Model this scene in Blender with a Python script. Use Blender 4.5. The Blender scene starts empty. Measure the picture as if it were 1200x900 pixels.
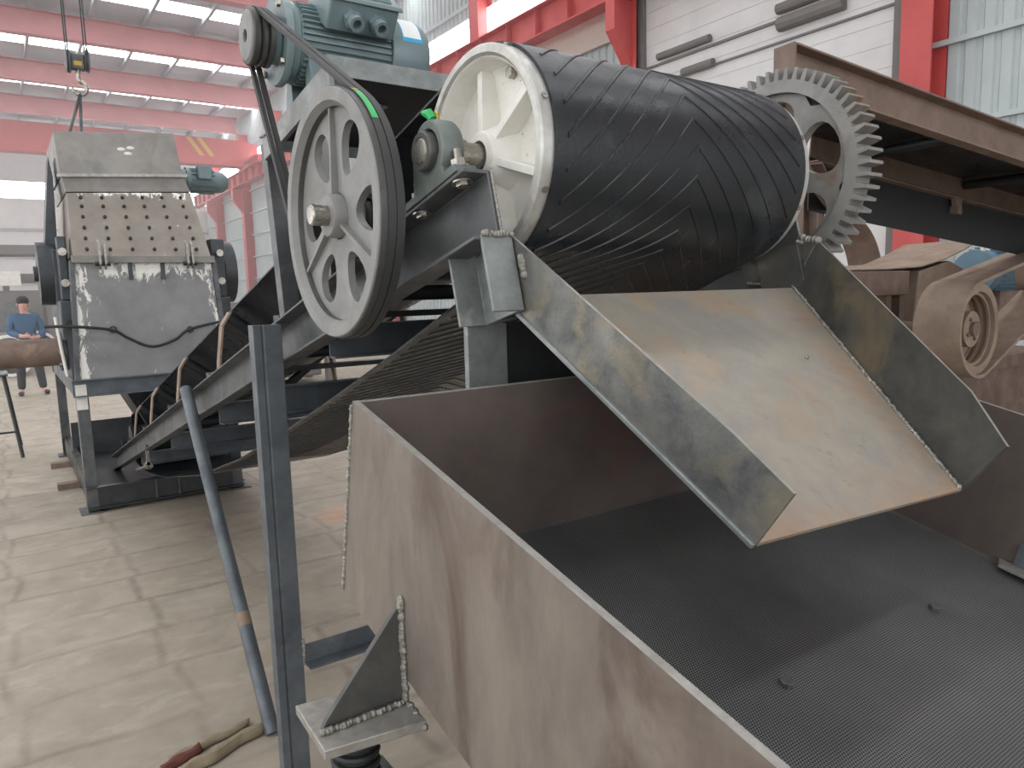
import bpy, bmesh, math, random
from mathutils import Vector, Matrix
random.seed(7)
PI = math.pi
SC = bpy.context.scene
COL = SC.collection
V = Vector

# ------------------------------------------------------------------ camera
FPX = 850.0
A_ = V((-600, -90, 850)).normalized()
ZC = -V((180, 6650, 850)).normalized()
YC = (A_ - ZC * A_.dot(ZC)).normalized()
XC = YC.cross(ZC)
CAMP = V((0, 0, 1.6))
cam_data = bpy.data.cameras.new('camera')
cam = bpy.data.objects.new('camera', cam_data)
COL.objects.link(cam)
m = Matrix(((XC.x, -XC.y, -XC.z, 0), (YC.x, -YC.y, -YC.z, 0), (ZC.x, -ZC.y, -ZC.z, 1.6), (0, 0, 0, 1)))
cam.matrix_world = m
cam_data.sensor_width = 36
cam_data.lens = 36 * FPX / 1200
cam_data.clip_start = 0.02
cam_data.clip_end = 300
SC.camera = cam


def at(px, py, axis, val):
    """point of the place seen at a photo pixel, on the plane axis = val"""
    c = V(((px - 600) / FPX, (py - 450) / FPX, 1))
    d = V((XC.dot(c), YC.dot(c), ZC.dot(c)))
    return CAMP + d * ((val - CAMP[axis]) / d[axis])


# ------------------------------------------------------------------ materials
def lin(r, g, b):
    f = lambda c: c / 12.92 if c <= .04045 else ((c + .055) / 1.055) ** 2.4
    return (f(r / 255), f(g / 255), f(b / 255), 1)


class NT:
    def __init__(s, name):
        s.m = bpy.data.materials.new(name)
        s.m.use_nodes = True
        s.t = s.m.node_tree
        s.b = s.t.nodes['Principled BSDF']
        s.out = s.t.nodes['Material Output']

    def n(s, typ, **kw):
        nd = s.t.nodes.new(typ)
        for k, v in kw.items():
            setattr(nd, k, v)
        return nd

    def l(s, a, b):
        s.t.links.new(a, b)

    def coord(s, kind='Object', scale=(1, 1, 1), rot=(0, 0, 0)):
        tc = s.n('ShaderNodeTexCoord')
        mp = s.n('ShaderNodeMapping')
        mp.inputs['Scale'].default_value = scale
        mp.inputs['Rotation'].default_value = rot
        s.l(tc.outputs[kind], mp.inputs['Vector'])
        return mp.outputs[0]

    def noise(s, vec, scale, detail=6, rough=.6, dist=0.0):
        nd = s.n('ShaderNodeTexNoise')
        nd.inputs['Scale'].default_value = scale
        nd.inputs['Detail'].default_value = detail
        nd.inputs['Roughness'].default_value = rough
        nd.inputs['Distortion'].default_value = dist
        s.l(vec, nd.inputs['Vector'])
        return nd.outputs[0]

    def ramp(s, fac, lo, hi, a=0.0, b=1.0):
        r = s.n('ShaderNodeMapRange')
        r.inputs['From Min'].default_value = lo
        r.inputs['From Max'].default_value = hi
        r.inputs['To Min'].default_value = a
        r.inputs['To Max'].default_value = b
        s.l(fac, r.inputs['Value'])
        return r.outputs[0]

    def mix(s, fac, a, b):
        mx = s.n('ShaderNodeMix', data_type='RGBA')
        if isinstance(fac, (int, float)):
            mx.inputs[0].default_value = fac
        else:
            s.l(fac, mx.inputs[0])
        for i, c in ((6, a), (7, b)):
            if isinstance(c, tuple):
                mx.inputs[i].default_value = c
            else:
                s.l(c, mx.inputs[i])
        return mx.outputs[2]

    def math(s, op, a, b=None, clamp=False):
        md = s.n('ShaderNodeMath', operation=op, use_clamp=clamp)
        for i, c in ((0, a), (1, b)):
            if c is None:
                continue
            if isinstance(c, (int, float)):
                md.inputs[i].default_value = c
            else:
                s.l(c, md.inputs[i])
        return md.outputs[0]

    def bump(s, h, strength=.2, dist=.01):
        bp = s.n('ShaderNodeBump')
        bp.inputs['Strength'].default_value = strength
        bp.inputs['Distance'].default_value = dist
        s.l(h, bp.inputs['Height'])
        s.l(bp.outputs[0], s.b.inputs['Normal'])

    def col(s, c):
        if isinstance(c, tuple):
            s.b.inputs['Base Color'].default_value = c
        else:
            s.l(c, s.b.inputs['Base Color'])

    def rm(s, rough=.5, metal=0.0, spec=.5):
        for k, v in (('Roughness', rough), ('Metallic', metal), ('Specular IOR Level', spec)):
            if isinstance(v, (int, float)):
                s.b.inputs[k].default_value = v
            else:
                s.l(v, s.b.inputs[k])


def mottled(name, c1, c2, c3=None, scale=6, rough=.5, metal=0.0, c3amt=.6, bump=.1, stretch=(1, 1, 1), speck=None):
    """two tones cloud into each other, a third comes in patches, with fine grain"""
    t = NT(name)
    v = t.coord('Object', stretch)
    n1 = t.noise(v, scale, 8, .65, .3)
    col = t.mix(t.ramp(n1, .35, .68), c1, c2)
    if c3:
        n2 = t.noise(v, scale * .55, 7, .6, .8)
        col = t.mix(t.ramp(n2, c3amt, c3amt + .14), col, c3)
    if speck:
        n4 = t.noise(v, scale * 9, 4, .7)
        col = t.mix(t.ramp(n4, .66, .7, 0, .8), col, speck)
    n3 = t.noise(v, scale * 14, 4, .7)
    t.col(col)
    t.rm(t.ramp(n1, .3, .7, max(rough - .1, .05), min(rough + .12, 1)), metal)
    if bump:
        t.bump(n3, bump, .004)
    return t.m


def plain(name, c, rough=.5, metal=0.0, spec=.5):
    t = NT(name)
    v = t.coord()
    n = t.noise(v, 9, 5)
    k = .86
    t.col(t.mix(n, tuple([x * k for x in c[:3]] + [1]), tuple([min(1, x * 1.12) for x in c[:3]] + [1])))
    t.rm(rough, metal, spec)
    return t.m


def emis(name, c, strength):
    t = NT(name)
    t.b.inputs['Base Color'].default_value = c
    t.b.inputs['Emission Color'].default_value = c
    t.b.inputs['Emission Strength'].default_value = strength
    return t.m


M = {}
SKY_E = 7.0
M['mill'] = mottled('mill_scale_steel', lin(104, 106, 107), lin(74, 77, 80), lin(134, 134, 131), 7, .42, .3, .62, .12)
M['mill_blue'] = mottled('blue_grey_channel_steel', lin(104, 110, 115), lin(78, 84, 90), lin(124, 127, 129), 8, .45, .25, .60, .1)
M['mill_dark'] = mottled('dark_rolled_steel', lin(70, 72, 72), lin(50, 53, 55), lin(88, 84, 76), 6, .4, .35, .6, .08)
M['galv'] = mottled('pale_cut_steel', lin(146, 150, 148), lin(112, 118, 118), lin(170, 172, 168), 14, .42, .3, .58, .15)
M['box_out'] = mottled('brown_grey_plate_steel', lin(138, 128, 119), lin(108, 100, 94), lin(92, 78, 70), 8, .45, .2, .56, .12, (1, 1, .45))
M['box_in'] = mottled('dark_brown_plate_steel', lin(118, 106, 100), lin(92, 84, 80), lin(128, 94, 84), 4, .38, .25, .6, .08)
M['chute'] = mottled('rusty_tan_plate_steel', lin(166, 159, 145), lin(144, 141, 136), lin(172, 149, 121), 8, .42, .25, .52, .12, (1, 1, 1), lin(104, 98, 88))
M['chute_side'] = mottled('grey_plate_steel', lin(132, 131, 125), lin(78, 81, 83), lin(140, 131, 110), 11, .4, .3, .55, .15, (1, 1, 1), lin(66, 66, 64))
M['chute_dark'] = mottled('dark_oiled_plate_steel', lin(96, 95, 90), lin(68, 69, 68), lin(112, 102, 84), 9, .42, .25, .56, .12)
M['weld'] = mottled('silver_weld_metal', lin(178, 176, 168), lin(120, 118, 112), None, 90, .32, .75, bump=.4)
M['edge'] = mottled('cut_plate_edge', lin(170, 168, 162), lin(140, 138, 132), None, 30, .4, .5)
M['white'] = mottled('white_painted_casting', lin(236, 234, 228), lin(218, 216, 208), lin(176, 172, 162), 10, .5, 0, .66, .15, (1, 1, 1), lin(120, 112, 100))
M['rim'] = mottled('scuffed_aluminium_rim', lin(206, 206, 202), lin(170, 168, 162), lin(128, 118, 106), 16, .35, .5, .62)
M['rubber'] = mottled('black_belt_rubber', lin(38, 42, 46), lin(27, 30, 34), lin(56, 60, 64), 8, .32, 0, .58, .18)
M['vbelt'] = plain('black_drive_belt_rubber', lin(58, 58, 58), .6)
M['cast'] = mottled('grey_cast_iron_paint', lin(140, 140, 138), lin(124, 124, 122), lin(150, 149, 146), 10, .55, .1, .6, .25)
M['groove'] = mottled('dark_grey_pulley_rim', lin(86, 86, 84), lin(72, 72, 70), None, 14, .45, .3)
M['shaft'] = mottled('bright_turned_steel', lin(176, 172, 164), lin(140, 136, 128), None, 22, .28, .85)
M['bearing'] = mottled('grey_green_bearing_casting', lin(108, 116, 112), lin(88, 94, 92), None, 12, .5, .2)
M['motor'] = mottled('blue_grey_motor_enamel', lin(126, 143, 146), lin(112, 130, 134), lin(136, 152, 154), 6, .38, .05, .64, .05)
M['green'] = plain('green_plastic', lin(40, 170, 90), .4)
M['brass'] = plain('brass', lin(190, 160, 90), .3, .8)
M['yellow'] = plain('yellow_mark', lin(196, 160, 60), .5)
M['gear'] = mottled('grey_cast_gear_iron', lin(150, 149, 146), lin(124, 123, 120), lin(128, 100, 74), 9, .5, .2, .56, .25)
M['rust'] = mottled('brown_rusted_steel', lin(130, 110, 99), lin(106, 89, 80), lin(144, 124, 108), 7, .62, .05, .6, .15)
M['dust'] = mottled('dusty_tan_surface', lin(152, 134, 118), lin(128, 110, 96), lin(138, 100, 82), 7, .75, 0, .6, .1)
M['crusher'] = mottled('grey_plate_crusher', lin(146, 143, 138), lin(122, 120, 117), lin(128, 119, 106), 5, .5, .15, .58, .08)
M['crusher_dark'] = mottled('dark_crusher_steel', lin(78, 82, 86), lin(58, 62, 66), None, 6, .5, .3)
M['blackish'] = plain('near_black_steel', lin(44, 46, 48), .5, .2)
M['red'] = mottled('red_steel_paint', lin(188, 80, 78), lin(176, 70, 70), None, 2, .5, 0, bump=0)
M['pink'] = mottled('hazed_red_rafter_paint', lin(168, 98, 100), lin(156, 88, 90), None, 1.5, .55, 0, bump=0)  # red paint paled and greyed: distance haze and glare put into the colour
M['deck'] = mottled('grey_roof_sheet', lin(178, 179, 184), lin(166, 168, 174), None, 1, .6, 0, bump=0)
M['purlin'] = plain('grey_purlin', lin(150, 152, 158), .5, .2)
M['siding'] = mottled('pale_green_grey_siding', lin(176, 186, 186), lin(166, 176, 178), None, 1, .5, 0, bump=0)
M['panel'] = mottled('white_insulated_panel', lin(206, 205, 205), lin(196, 195, 195), None, 2, .55, 0, bump=0)
M['beige'] = plain('beige_siding', lin(192, 180, 172), .6)
M['pad'] = plain('dark_grey_pad', lin(112, 108, 106), .7)
M['sky'] = emis('daylight_strip', (.96, .985, 1, 1), SKY_E)
M['skin'] = plain('skin', lin(206, 156, 138), .6)
M['jacket'] = plain('blue_work_jacket', lin(62, 92, 122), .85)
M['trouser'] = plain('dark_trousers', lin(44, 46, 52), .9)
M['hair'] = plain('black_hair', lin(26, 24, 24), .7)
M['canvas'] = mottled('dirty_canvas', lin(158, 146, 122), lin(128, 116, 94), lin(122, 72, 62), 9, .9, 0, .6, .4)
M['maroon'] = mottled('maroon_cloth', lin(112, 64, 58), lin(92, 54, 48), None, 12, .9)
M['blue'] = plain('blue_motor_paint', lin(98, 126, 144), .5)
M['orange'] = plain('orange_roller_rust', lin(176, 132, 84), .7)
M['sticker'] = plain('white_sticker', lin(236, 240, 240), .5)
M['stickblue'] = plain('sky_blue_sticker', lin(60, 170, 215), .5)


def floor_mat():
    t = NT('worn_concrete')
    v = t.coord('Object')
    n1 = t.noise(v, .55, 8, .6, .4)
    n2 = t.noise(v, 3.2, 8, .65, .2)
    col = t.mix(t.ramp(n1, .35, .65), lin(174, 164, 149), lin(156, 146, 132))
    col = t.mix(t.ramp(n2, .42, .7, 0, .75), col, lin(144, 134, 119))
    n5 = t.noise(t.coord('Object', (1, 1.8, 1), (0, 0, .5)), 2.6, 8, .7, 1.2)
    col = t.mix(t.ramp(n5, .52, .66, 0, .35), col, lin(192, 184, 170))
    # hand-trowelled joints: a warped grid of thin dark lines
    wn = t.n('ShaderNodeTexNoise')
    wn.inputs['Scale'].default_value = 1.7
    wn.inputs['Detail'].default_value = 5
    t.l(v, wn.inputs['Vector'])
    vm = t.n('ShaderNodeVectorMath', operation='MULTIPLY_ADD')
    t.l(wn.outputs[1], vm.inputs[0])
    vm.inputs[1].default_value = (.17, .17, 0)
    t.l(v, vm.inputs[2])
    br = t.n('ShaderNodeTexBrick')
    br.offset = .08
    br.inputs['Scale'].default_value = 1.0
    br.inputs['Brick Width'].default_value = .60
    br.inputs['Row Height'].default_value = .43
    br.inputs['Mortar Size'].default_value = .034
    br.inputs['Mortar Smooth'].default_value = 1.0
    br.inputs['Color1'].default_value = (0, 0, 0, 1)
    br.inputs['Color2'].default_value = (0, 0, 0, 1)
    br.inputs['Mortar'].default_value = (1, 1, 1, 1)
    t.l(vm.outputs[0], br.inputs['Vector'])
    n3 = t.noise(v, 1.3, 4)
    jf = t.math('MULTIPLY', br.outputs['Color'], t.math('MULTIPLY', t.ramp(n3, .36, .62, .12, .7), t.ramp(t.noise(v, 9, 5, .7), .3, .65, .35, 1)))
    col = t.mix(jf, col, lin(112, 102, 90))
    # one orange paint stain by the conveyor
    sp = t.n('ShaderNodeVectorMath', operation='DISTANCE')
    t.l(vm.outputs[0], sp.inputs[0])
    sp.inputs[1].default_value = (2.02, 5.06, 0.08)
    col = t.mix(t.ramp(sp.outputs['Value'], .3, .16, 0, .45), col, lin(206, 150, 116))
    t.col(col)
    t.rm(t.ramp(n2, .3, .7, .55, .75))
    t.bump(n2, .12, .01)
    return t.m


def perforated_mat():
    t = NT('perforated_steel_sheet')
    uv = t.n('ShaderNodeTexCoord')
    sx = t.n('ShaderNodeSeparateXYZ')
    t.l(uv.outputs['UV'], sx.inputs[0])
    P = .0047
    Q = P * 1.732

    def cell(o):
        a = t.math('MULTIPLY', t.math('SUBTRACT', t.math('FRACT', t.math('ADD', t.math('DIVIDE', sx.outputs[0], P), o)), .5), P)
        b = t.math('MULTIPLY', t.math('SUBTRACT', t.math('FRACT', t.math('ADD', t.math('DIVIDE', sx.outputs[1], Q), o)), .5), Q)
        return t.math('SQRT', t.math('ADD', t.math('MULTIPLY', a, a), t.math('MULTIPLY', b, b)))
    d = t.math('MINIMUM', cell(0), cell(.5))
    hole = t.math('LESS_THAN', d, P * .40)
    v = t.coord()
    n = t.noise(v, 4, 6)
    t.col(t.mix(t.ramp(n, .3, .7), lin(152, 152, 150), lin(120, 121, 122)))
    t.rm(.42, .2)
    tr = t.n('ShaderNodeBsdfTransparent')
    mx = t.n('ShaderNodeMixShader')
    t.l(hole, mx.inputs[0])
    t.l(t.b.outputs[0], mx.inputs[1])
    t.l(tr.outputs[0], mx.inputs[2])
    t.l(mx.outputs[0], t.out.inputs['Surface'])
    return t.m


def splash_mat(name, c1, c2, e0, t0):
    """grey plate with white paint splashed along its top and side edges (Generated: x across, z up)"""
    t = NT(name)
    v = t.coord('Object', (1, 1, .35))
    g = t.n('ShaderNodeTexCoord')
    sp = t.n('ShaderNodeSeparateXYZ')
    t.l(g.outputs['Generated'], sp.inputs[0])
    n1 = t.noise(t.coord('Object'), 4, 7)
    col = t.mix(t.ramp(n1, .35, .65), c1, c2)
    ex = t.math('ABSOLUTE', t.math('SUBTRACT', sp.outputs[0], .5))
    edge = t.ramp(ex, e0, e0 + .11)
    top = t.math('MULTIPLY', t.ramp(sp.outputs[2], t0, t0 + .12), t.ramp(ex, .45, .2, .5, 1))
    n2 = t.noise(v, 17, 6, .75, .6)
    w = t.math('ADD', n2, t.math('MULTIPLY', t.math('MAXIMUM', edge, top), .2))
    col = t.mix(t.ramp(w, .655, .69), col, lin(238, 236, 230))
    t.col(col)
    t.rm(.5, .15)
    return t.m


def chute_mat():
    t = NT('rusty_tan_chute_plate')
    v = t.coord('Object')
    n1 = t.noise(v, 8, 8, .65, .3)
    col = t.mix(t.ramp(n1, .35, .68), lin(166, 159, 145), lin(144, 141, 136))
    n2 = t.noise(v, 4.5, 7, .6, .8)
    col = t.mix(t.ramp(n2, .53, .68, 0, .8), col, lin(172, 149, 121))
    n4 = t.noise(v, 26, 5, .7)
    col = t.mix(t.ramp(n4, .60, .70, 0, .45), col, lin(112, 106, 94))
    g = t.n('ShaderNodeTexCoord')
    sp = t.n('ShaderNodeSeparateXYZ')
    t.l(g.outputs['Object'], sp.inputs[0])
    e = t.math('SUBTRACT', t.math('ADD', t.math('MULTIPLY', t.math('ADD', sp.outputs[1], .29), .557), .138), sp.outputs[0])
    band = t.ramp(e, .17, .015)
    lip = t.ramp(sp.outputs[1], -.20, -.285, 0, .8)
    f = t.math('MULTIPLY', t.math('MAXIMUM', band, lip), t.ramp(t.noise(v, 7, 6, .65), .36, .6))
    col = t.mix(t.math('MULTIPLY', f, .6), col, lin(176, 134, 98))
    t.col(col)
    t.rm(t.ramp(n1, .3, .7, .34, .54), .25)
    t.bump(n4, .1, .004)
    return t.m


M['chute'] = chute_mat()
M['floor'] = floor_mat()
M['perf'] = perforated_mat()
M['splash'] = splash_mat('grey_plate_white_splashes', lin(146, 146, 146), lin(126, 126, 128), .36, .78)
M['studtop'] = splash_mat('tan_plate_white_smear', lin(146, 138, 128), lin(126, 119, 110), .60, .84)


# ------------------------------------------------------------------ mesh builder
class MB:
    def __init__(s):
        s.v, s.f = [], []

    def add(s, vs, fs):
        o = len(s.v)
        s.v += [V(p) for p in vs]
        s.f += [tuple(i + o for i in f) for f in fs]
        return s

    def hexa(s, p):     # p: 4 bottom, 4 top
        return s.add(p, [(3, 2, 1, 0), (4, 5, 6, 7), (0, 1, 5, 4), (1, 2, 6, 5), (2, 3, 7, 6), (3, 0, 4, 7)])

    def box(s, x0, x1, y0, y1, z0, z1):
        return s.hexa([(x0, y0, z0), (x1, y0, z0), (x1, y1, z0), (x0, y1, z0), (x0, y0, z1), (x1, y0, z1), (x1, y1, z1), (x0, y1, z1)])

    def plate(s, pts, vec):
        pts = [V(p) for p in pts]
        vec = V(vec)
        n = len(pts)
        fs = [tuple(range(n))[::-1], tuple(range(n, 2 * n))]
        fs += [(i, (i + 1) % n, n + (i + 1) % n, n + i) for i in range(n)]
        return s.add(pts + [p + vec for p in pts], fs)

    def beam(s, p0, p1, prof, up=(0, 0, 1), cap=True):
        p0, p1 = V(p0), V(p1)
        d = (p1 - p0).normalized()
        side = d.cross(V(up)).normalized()
        u = side.cross(d)
        n = len(prof)
        vs = [p + side * a + u * b for p in (p0, p1) for a, b in prof]
        fs = [(i, (i + 1) % n, n + (i + 1) % n, n + i) for i in range(n)]
        if cap:
            fs += [tuple(range(n))[::-1], tuple(range(n, 2 * n))]
        return s.add(vs, fs)

    def tube(s, pts, r, seg=12, cap=True, closed=False):
        pts = [V(p) for p in pts]
        n = len(pts)
        rs = r if isinstance(r, (list, tuple)) else [r] * n
        ref = None
        vs = []
        for i, p in enumerate(pts):
            if closed:
                d = (pts[(i + 1) % n] - pts[i - 1]).normalized()
            else:
                d = (pts[min(i + 1, n - 1)] - pts[max(i - 1, 0)]).normalized()
            if ref is None:
                ref = d.orthogonal().normalized()
            a = (ref - d * ref.dot(d)).normalized()
            ref = a
            b = d.cross(a)
            for k in range(seg):
                t = 2 * PI * k / seg
                vs.append(p + (a * math.cos(t) + b * math.sin(t)) * rs[i])
        fs = []
        for i in range(n if closed else n - 1):
            j = (i + 1) % n
            for k in range(seg):
                k2 = (k + 1) % seg
                fs.append((i * seg + k, i * seg + k2, j * seg + k2, j * seg + k))
        if cap and not closed:
            fs += [tuple(range(seg))[::-1], tuple(range((n - 1) * seg, n * seg))]
        return s.add(vs, fs)

    def lathe(s, o, axis, prof, seg=48, closed=False):
        """prof: (distance along axis, radius); closed joins last to first"""
        o, ax = V(o), V(axis).normalized()
        a = ax.orthogonal().normalized()
        if abs(ax.x) > .9:
            a = V((0, 0, 1))
        b = ax.cross(a)
        vs, fs = [], []
        n = len(prof)
        for t, r in prof:
            for k in range(seg):
                g = 2 * PI * k / seg
                vs.append(o + ax * t + (a * math.cos(g) + b * math.sin(g)) * r)
        for i in range(n if closed else n - 1):
            j = (i + 1) % n
            for k in range(seg):
                k2 = (k + 1) % seg
                fs.append((i * seg + k, i * seg + k2, j * seg + k2, j * seg + k))
        if not closed:
            fs += [tuple(range(seg))[::-1], tuple(range((n - 1) * seg, n * seg))]
        return s.add(vs, fs)

    def cyl(s, p0, p1, r0, r1=None, seg=24):
        p0, p1 = V(p0), V(p1)
        return s.lathe(p0, p1 - p0, [(0, r0), ((p1 - p0).length, r0 if r1 is None else r1)], seg)

    def ball(s, c, r, seg=10, rings=6, sc=(1, 1, 1)):
        c = V(c)
        vs = [c + V((0, 0, -r * sc[2]))]
        for i in range(1, rings):
            t = -PI / 2 + PI * i / rings
            for k in range(seg):
                g = 2 * PI * k / seg
                vs.append(c + V((r * sc[0] * math.cos(t) * math.cos(g), r * sc[1] * math.cos(t) * math.sin(g), r * sc[2] * math.sin(t))))
        vs.append(c + V((0, 0, r * sc[2])))
        fs = [(0, 1 + (k + 1) % seg, 1 + k) for k in range(seg)]
        for i in range(rings - 2):
            for k in range(seg):
                a = 1 + i * seg
                fs.append((a + k, a + (k + 1) % seg, a + seg + (k + 1) % seg, a + seg + k))
        top = len(vs) - 1
        a = 1 + (rings - 2) * seg
        fs += [(a + k, a + (k + 1) % seg, top) for k in range(seg)]
        return s.add(vs, fs)

    def bead(s, p0, p1, r, step=None):
        p0, p1 = V(p0), V(p1)
        L = (p1 - p0).length
        step = step or r * .95
        n = max(2, int(L / step))
        for i in range(n + 1):
            p = p0.lerp(p1, i / n) + V([random.uniform(-.2, .2) * r for _ in range(3)])
            s.ball(p, r * random.uniform(.75, 1.25), 8, 5)
        return s

    def build(s, name, mat, parent=None, bevel=0, smooth=35, sub=0):
        off = V((0, 0, 0))
        p = parent
        while p is not None:
            off += p.location
            p = p.parent
        me = bpy.data.meshes.new(name)
        me.from_pydata([tuple(q - off) for q in s.v], [], s.f)
        bm = bmesh.new()
        bm.from_mesh(me)
        bmesh.ops.recalc_face_normals(bm, faces=bm.faces)
        bm.to_mesh(me)
        bm.free()
        if smooth:
            me.polygons.foreach_set('use_smooth', [True] * len(me.polygons))
            me.set_sharp_from_angle(angle=math.radians(smooth))
        me.materials.append(M[mat] if isinstance(mat, str) else mat)
        o = bpy.data.objects.new(name, me)
        COL.objects.link(o)
        if parent is not None:
            o.parent = parent
        if bevel:
            b = o.modifiers.new('bevel', 'BEVEL')
            b.width = bevel
            b.segments = 2
            b.limit_method = 'ANGLE'
            b.angle_limit = math.radians(50)
        if sub:
            b = o.modifiers.new('sub', 'SUBSURF')
            b.levels = b.render_levels = sub
        return o


def tag(o, label=None, cat=None, group=None, kind=None):
    if label:
        o['label'] = label
    if cat:
        o['category'] = cat
    if group:
        o['group'] = group
    if kind:
        o['kind'] = kind
    return o


def thing(name, loc, label, cat, group=None):
    e = bpy.data.objects.new(name, None)
    COL.objects.link(e)
    e.location = loc
    e.empty_display_size = .1
    return tag(e, label, cat, group)


def struct(o, label=None, group=None):
    return tag(o, label, None, group, 'structure')


def copy_part(o, parent, loc):
    c = o.copy()
    COL.objects.link(c)
    c.parent = parent
    c.location = loc
    return c


def chan(h, w, t, sgn=1):
    """C section: web at side 0, flanges to sgn side, v from 0 to h"""
    p = [(0, 0), (w, 0), (w, t), (t, t), (t, h - t), (w, h - t), (w, h), (0, h)]
    return [(a * sgn, b) for a, b in p]


def ibeam(h, w, t):
    a, b = w / 2, t / 2
    return [(-a, 0), (a, 0), (a, t), (b, t), (b, h - t), (a, h - t), (a, h), (-a, h), (-a, h - t), (-b, h - t), (-b, t), (-a, t)]


def ell(a, b, t):
    return [(0, 0), (a, 0), (a, t), (t, t), (t, b), (0, b)]


def rect(w, h):
    return [(-w / 2, -h / 2), (w / 2, -h / 2), (w / 2, h / 2), (-w / 2, h / 2)]


def face_mat(o, direction, mat):
    """give the faces looking along direction another material (bare cut edges)"""
    o.data.materials.append(M[mat])
    d = V(direction).normalized()
    for pl in o.data.polygons:
        if pl.normal.dot(d) > .93:
            pl.material_index = len(o.data.materials) - 1
    return o


def hexbolt(mb, c, axis, r, h):
    return mb.lathe(c, axis, [(0, r), (h, r)], 6)


# ================================================================== THE HALL
XW, YF, XL, YB = 10.5, 46.0, -15.0, -13.0
COLY = [5.05 + 5.3 * k for k in range(-2, 8)]
b = MB(); b.box(XL - 1, XW + .1, YB - 1, YF + .1, -.12, 0)
struct(b.build('floor', 'floor', smooth=0))


def corrugated(name, mat, y0, y1, z0, z1, x):
    b = MB()
    P, d = .21, .028
    n = int((y1 - y0) / P)
    pts = []
    for i in range(n):
        y = y0 + i * P
        pts += [(y, 0), (y + .05, 0), (y + .07, d), (y + .19, d)]
    pts.append((y1, 0))
    vs = [(x - q, y, z) for z in (z0, z1) for y, q in pts] + [(x + .05, y, z) for z in (z0, z1) for y, q in pts]
    N = len(pts)
    fs = []
    for i in range(N - 1):
        fs.append((i, i + 1, N + i + 1, N + i))
        fs.append((2 * N + i, 3 * N + i, 3 * N + i + 1, 2 * N + i + 1))
        fs.append((i, 2 * N + i, 2 * N + i + 1, i + 1))
        fs.append((N + i, N + i + 1, 3 * N + i + 1, 3 * N + i))
    b.add(vs, fs)
    return struct(b.build(name, mat, smooth=0))


corrugated('wall_right', 'siding', YB, 10.7, 0, 10.3, XW)
corrugated('wall_right', 'siding', 10.7, YF, 0, 7.8, XW)
corrugated('wall_right', 'siding', 10.7, YF, 8.5, 10.3, XW)
b = MB(); b.box(XW - .04, XW, 10.7, YF, 7.8, 8.5)
struct(b.build('window_1', 'sky', smooth=0))
b = MB()
b.box(XL, XW, YF, YF + .1, 0, 7.05); b.box(XL, XW, YF, YF + .1, 7.9, 10.3)
struct(b.build('wall_far', 'panel', smooth=0))
b = MB(); b.box(XL, XW, YF, YF + .05, 7.05, 7.9)
struct(b.build('window_2', 'sky', smooth=0))
for z in (1.2, 2.6, 4.0, 5.4):
    b = MB(); b.box(XL, XW, YF - .1, YF, z, z + .12)
    struct(b.build('trim_1', 'purlin'))
for k in range(9):
    z = .47 + 1.04 * k
    if 7.1 < z < 8.5:
        continue
    b = MB(); b.box(XW - .1, XW - .03, YB, YF, z, z + .07)
    struct(b.build('trim_2', 'siding'))

# red columns with a corbel under the crane runway
for y in COLY:
    b = MB()
    b.beam((10.28, y, 0), (10.28, y, 9.4), [(v - .22, a) for a, v in ibeam(.44, .4, .03)], up=(0, 1, 0))
    b.plate([(10.06, y - .12, 5.7), (9.62, y - .12, 6.3), (9.62, y - .12, 6.84), (10.06, y - .12, 6.84)], (0, .24, 0))
    struct(b.build('column', 'red'))
    b = MB()
    b.beam((XL, y, 9.4), (10.06, y, 9.4), ibeam(.72, .34, .03))
    struct(b.build('rafter', 'pink'))
# crane runway with stiffeners
b = MB()
b.beam((9.85, YB, 6.86), (9.85, YF - .2, 6.86), ibeam(.6, .36, .03))
y = YB + .5
while y < YF - .5:
    b.box(9.69, 10.01, y, y + .02, 6.89, 7.43)
    y += 1.05
struct(b.build('crane_runway_beam', 'red', smooth=0))
# roof sheets, purlins, translucent strips
edges = []
ys = [YB - .5]
for y in COLY:
    ym = y + 3.55
    if ym < YF - 1:
        edges.append(ym)
prev = YB - .5
for ym in edges + [None]:
    y1 = ym - .45 if ym is not None else YF + .1
    b = MB(); b.box(XL - .5, XW + .1, prev, y1, 10.3, 10.36)
    struct(b.build('ceiling', 'deck', smooth=0))
    if ym is not None:
        b = MB(); b.box(XL - .5, XW + .1, ym - .45, ym + .45, 10.3, 10.34)
        struct(b.build('skylight', 'sky', smooth=0))
        prev = ym + .45
x = XL
while x < XW:
    b = MB(); b.beam((x, YB - .4, 10.12), (x, YF, 10.12), chan(.18, .09, .02))
    struct(b.build('purlin', 'purlin'))
    x += 1.5
# travelling crane far down the hall
r = thing('overhead_crane', (0, 34, 7.8), 'red overhead travelling crane girder spanning the far end of the hall', 'crane')
b = MB(); b.box(XL + .5, 9.4, 33.6, 34.3, 7.35, 8.45)
b.plate([(9.4, 33.6, 7.5), (10.0, 33.6, 7.78), (10.0, 33.6, 8.3), (9.4, 33.6, 8.45)], (0, .7, 0))
b.build('bridge_girder', 'red', r)
b = MB(); b.box(9.7, 10.0, 32.6, 35.3, 7.47, 7.78); b.build('end_truck', 'red', r)
for dx in (0, .42):
    b = MB(); b.plate([(7.05 + dx, 33.59, 8.42), (7.25 + dx, 33.59, 8.42), (7.75 + dx, 33.59, 7.7), (7.55 + dx, 33.59, 7.7)], (0, -.01, 0))
    tag(b.build('hazard_stripe', 'yellow', r), 'yellow stripe')

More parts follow.
